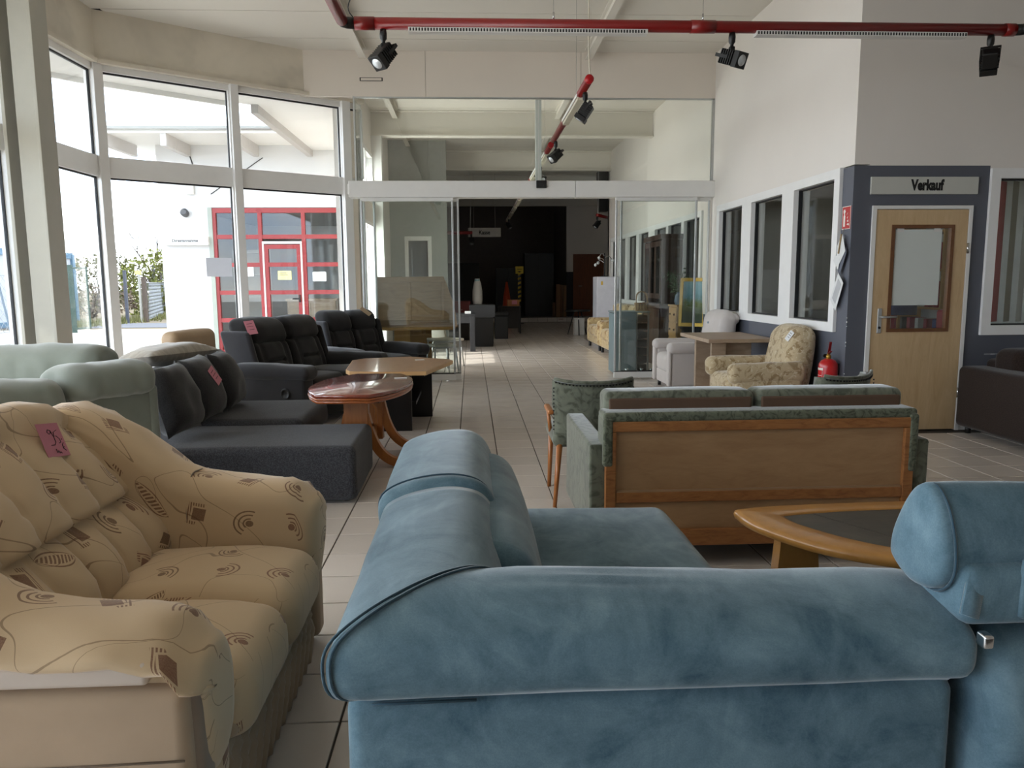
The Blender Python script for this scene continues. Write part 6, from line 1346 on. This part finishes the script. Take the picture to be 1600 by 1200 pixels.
    c = thing('chest_of_drawers', 'small yellow pine chest of drawers behind the right glass leaf', 'chest of drawers', (3.19, 11.58, 0)); part('body', rb(-.12, .10, -.24, .24, .02, .97, .006, k=1), M_yel, c); part('top', rb(-.14, .11, -.26, .26, .97, 1.0, .008), M_yel, c)
    for k in range(4):
        z = .06 + k * .23; d = part('drawer', rb(-.134, -.12, -.22, .22, z, z + .21, .006, k=1), M_yel, c)
        for y in (-.12, .12): part('knob', lathe([(0, 0), (.016, 0), (.013, .02), (0, .022)], 8).rot('Y', -PI / 2).move(-.134, y, z + .105), M_brown, d)
    part('carved_panel', join(prism_y([(-.02, .62), (.02, .66), (.0, .70), (-.04, .68)], -.243, -.24), prism_y([(.02, .70), (.06, .74), (.03, .78), (.0, .75)], -.243, -.24), prism_y([(-.05, .74), (-.01, .78), (-.04, .82)], -.243, -.24)), M_brown, c)
    v = thing('potted_plant', 'leafy green plant in a blue vase on the yellow pine chest', 'plant', (3.13, 11.52, 1.0)); part('vase', lathe([(0, 0), (.05, 0), (.065, .05), (.055, .13), (.04, .17), (.045, .19), (0, .19)], 14), plain('vase_slate_blue', (.35, .42, .50), .3), v, True)
    r = np.random.default_rng(8); V = []; F = []; st = []
    for k in range(26):
        a_ = r.uniform(0, 6.28); e = np.array([.20 * math.cos(a_) * r.uniform(.3, 1), .26 * math.sin(a_) * r.uniform(.3, 1), .2 + r.uniform(.08, .32)]); st.append(tube([(0, 0, .16), e * .6 + np.array([0, 0, .08]), e], .003, 4, False))
        for q in range(5):
            p = e * (1 - .12 * q) + r.normal(size=3) * .02; u = r.normal(size=3); u /= np.linalg.norm(u); w_ = np.cross(u, r.normal(size=3)); w_ /= np.linalg.norm(w_); i = len(V); V += [p, p + u * .03 + w_ * .012, p + u * .065, p + u * .03 - w_ * .012]; F.append((i, i + 1, i + 2, i + 3))
    V = np.array(V); V[:, 0] = np.clip(V[:, 0], -.3, .15); part('leaves', G(V, F), plain('leaf_green', (.20, .32, .16), .6, var=.3), v, kind='stuff'); part('stems', join(*st), plain('stem_green', (.25, .33, .18), .6), v)
    f = thing('picture', 'landscape painting in a gold frame leaning on the yellow pine chest', 'picture', (3.19, 11.0, .70), math.radians(-35)); g = plain('gold_frame', (.72, .57, .25), .35, .6)
    for nm, q in (('frame', join(box(-.20, -.155, -.02, .02, 0, .70), box(.155, .20, -.02, .02, 0, .70), box(-.155, .155, -.02, .02, 0, .05), box(-.155, .155, -.02, .02, .65, .70))),): part(nm, q.rot('X', -.10), g, f)
    B = MB('landscape_painting'); z = B.N.new('ShaderNodeSeparateXYZ'); B.L.new(B.tc.outputs['Object'], z.inputs[0]); n = B.noise(B.mapping('Object', (1, 1, 1)), 14, 4, .6); k = B.math('ADD', B.math('MULTIPLY', z.outputs[2], 1.4), B.math('MULTIPLY', B.math('SUBTRACT', n, .5), .35)); B.col(B.ramp(k, [(.25, lin((.20, .26, .10))), (.45, lin((.40, .45, .18))), (.6, lin((.45, .62, .66))), (.9, lin((.60, .74, .80)))])); B.set(Roughness=.5)
    part('canvas', box(-.155, .155, -.006, .006, .05, .65).rot('X', -.10), B.m, f); s = thing('stand', 'low dark stand carrying the gold framed painting', 'stand', (3.18, 11.0, 0)); part('body', box(-.12, .12, -.06, .07, 0, .66), M_dark, s); part('top', box(-.14, .13, -.075, .085, .66, .70), M_dark, s)
    k = thing('cabinet', 'grey blue metal cabinet with dark open side behind the right glass leaf', 'cabinet', (2.34, 11.35, 0)); cb = plain('cabinet_blue_grey', (.45, .52, .54), .35, var=.1, scale=3); part('front_panel', rb(-.26, .07, -.22, -.20, .04, .90, .004, k=1), cb, k); part('body', box(-.26, .07, -.20, .22, .02, .89), cb, k); part('top', rb(-.27, .27, -.23, .23, .90, .92, .004, k=1), cb, k)
    part('rack', join(box(.24, .26, -.2, -.18, .02, .9), box(.24, .26, .2, .22, .02, .9), box(.07, .09, -.2, .22, .02, .9)), M_alu, k)
    for q in range(7): part('crate', rb(.095, .235, -.19, .2, .04 + q * .12, .14 + q * .12, .012), M_black, k)
    bk = thing('basket', 'small wicker basket with tall handle on the grey blue cabinet', 'basket', (2.52, 11.32, .92)); wk = wood('wicker', (.52, .39, .24), (.70, .56, .38), (30, 30, 30), .7); part('body', loft([np.array([(a * math.cos(t_), b * math.sin(t_), z) for t_ in np.linspace(0, 6.283, 20, endpoint=False)]) for a, b, z in ((.09, .07, 0), (.10, .08, .06), (.11, .085, .12), (.10, .075, .12), (.09, .065, .01))]), wk, bk, True)
    for q in range(9): part('weave_strip', bar((-.085 + q * .021, -.083, .01), (-.085 + q * .021 + (.02 if q % 2 else -.02), -.087, .115), .006, .004, (0, 1, 0)), plain('dark_cane', (.32, .20, .10), .7), bk)
    for y in (-.03, .03): part('handle', tube(spline([(-.09 if y < 0 else -.07, y, .11), (-.07, y, .24), (.0, y, .285), (.07, y, .24), (.09, y, .11)], 4, False), .006, 6), wk, bk, True)
    for q, x in enumerate((2.24, 2.46, 2.60, 2.74)): single('glass_piece', lathe([(0, 0), (.03, 0), (.032, .01), (.01, .03), (.012, .06), (.03, .10), (.028, .10), (.006, .06), (0, .06)], 10, x, 10.98), M_lens, ('first', 'second', 'third', 'fourth')[q] + ' small silver glass from the left on the floor behind the right glass leaf', 'glass', 'small glasses on the floor', True)
hall_right()
def office_things():
    wl = M_yel
    t = thing('shelf', 'open office shelf with folders seen through the middle office window', 'shelf', (5.6, 9.6, 0)); part('body', join(box(-.15, .15, -.9, -.87, 0, 2.0), box(-.15, .15, .87, .9, 0, 2.0), box(-.15, .15, -.02, .01, 0, 2.0)), wl, t)
    for z in (.1, .55, 1.0, 1.45, 1.9): part('shelf_board', box(-.15, .15, -.87, .87, z, z + .025), wl, t)
    cols = [(.62, .12, .10), (.20, .25, .45), (.75, .74, .70), (.35, .33, .30), (.55, .10, .12)]; r = random.Random(2)
    for row, z in enumerate((1.475, 1.025, .575)):
        for k in range(9): 
            y = -.78 + k * .18; m = plain('folder_%d' % r.randrange(5), cols[r.randrange(5)], .6); tag(single('folder', rb(5.48, 5.70, 9.6 + y, 9.6 + y + .07, z, z + .31, .004, k=1), m, 'office folder standing in the open shelf behind the window', 'folder', 'folders in the office shelf'))
    c = thing('coat', 'dark blue coat hanging from a stand behind the middle office window', 'coat', (5.0, 8.7, .95)); part('body', loft([np.array([(a * math.cos(q), b * math.sin(q) * .6, z) for q in np.linspace(0, 6.28, 14, endpoint=False)]) for a, b, z in ((.16, .2, 0), (.15, .2, .35), (.17, .22, .6), (.09, .12, .78), (.03, .03, .82))]), fabric('coat_blue', (.10, .14, .28), .2), c, True)
    s = thing('coat_stand', 'pale coat stand behind the middle office window', 'coat stand', (5.0, 8.98, 0)); part('pole', cyl(0, 0, 0, 1.85, .02), M_white, s, True); part('foot', cyl(0, 0, 0, .03, .2), M_white, s, True); part('hook', tube([(0, 0, 1.75), (0, -.12, 1.72), (0, -.16, 1.8)], .01, 6), M_white, s)
    b = thing('whiteboard', 'white board leaning behind the left office window', 'whiteboard', (3.9, 10.2, .75), .3); part('panel', hexa((-.2, -.1, 0), (.25, -.1, 0), (.42, .1, .75), (-.05, .1, .75), (0, .02, 0)), M_paper, b); st = thing('table', 'low office table below the windows', 'table', (4.2, 9.2, 0)); part('tabletop', box(-.5, .5, -1.3, 1.3, .70, .75), wl, st)
    for x in (-.45, .45):
        for y in (-1.2, 1.2): part('leg', box(x - .03, x + .03, y - .03, y + .03, 0, .7), M_dark, st)
    n = thing('office_chair', 'red cushioned office seat behind the right office window', 'chair', (4.6, 7.5, 0)); part('seat', rb(-.25, .25, -.25, .25, .45, .55, .04, (2, 2, 1), 2), fabric('red_seat', (.50, .10, .12)), n, True); part('backrest', rb(.2, .28, -.24, .24, .55, 1.05, .035, (1, 2, 2), 2), fabric('red_back', (.50, .10, .12)), n, True); part('column', cyl(0, 0, .05, .45, .03), M_black, n); part('foot', cyl(0, 0, 0, .05, .25), M_black, n)
office_things()
# price cards and tags
card_on(391, 513, (-2.13, 7.72, .92), (.90, -.36, .28), .10, .15, M_pink, 'pink price card on the headrest of the larger black recliner sofa', tilt=-.1)
card_on(335, 587, (-1.80, 5.5, .74), (.88, -.2, .5), .10, .13, M_pink, 'pink price card on the middle charcoal scatter cushion', tilt=-.35)
card_on(571, 487, (-1.24, 10.02, .99), (.6, -.5, .62), .09, .15, plain('buff_card', (.68, .60, .50), .8), 'buff price card on the headrest of the smaller black recliner sofa', tilt=-.5, writing=False)
card_on(1234, 525, (3.0, 7.3, .85), (-.90, -.3, .42), .07, .10, M_paper, 'white tag on the backrest of the beige floral armchair', 'price_tag', tilt=.4)

def side_chairs():
    def simple(name, lab, loc, rz, m, w, h):
        t = thing(name, lab, 'armchair', loc, rz); P = lambda n, g: part(n, g, m, t, True)
        P('backrest', rb(-.36, -.20, -w / 2, w / 2, .12, h, .06, (2, 4, 5), 3, (.02, 0, .01))); P('seat', rb(-.22, .32, -w / 2 + .14, w / 2 - .14, .20, .44, .06, (3, 3, 1), 3, (0, 0, .02))); P('base', rb(-.33, .28, -w / 2 + .03, w / 2 - .03, .07, .22, .03))
        for s in (-1, 1): P('arm', rb(-.34, .32, s * (w / 2 - .07) - .07, s * (w / 2 - .07) + .07, .08, .60, .05, (3, 1, 3), 3))
        for x in (-.28, .26):
            for y in (-w / 2 + .08, w / 2 - .08): part('foot', cyl(x, y, 0, .08, .02), M_black, t)
    simple('armchair', 'tan leather armchair in the window corner behind the charcoal sofa', (-2.74, 6.92, 0), 2.9, plain('tan_leather', (.66, .56, .44), .55, var=.05), .62, .96)
    simple('armchair', 'dark maroon armchair at the window left of the steel column', (-3.86, 5.85, 0), -.3, fabric('maroon_fabric', (.22, .14, .14), .1), .66, .88)
side_chairs()
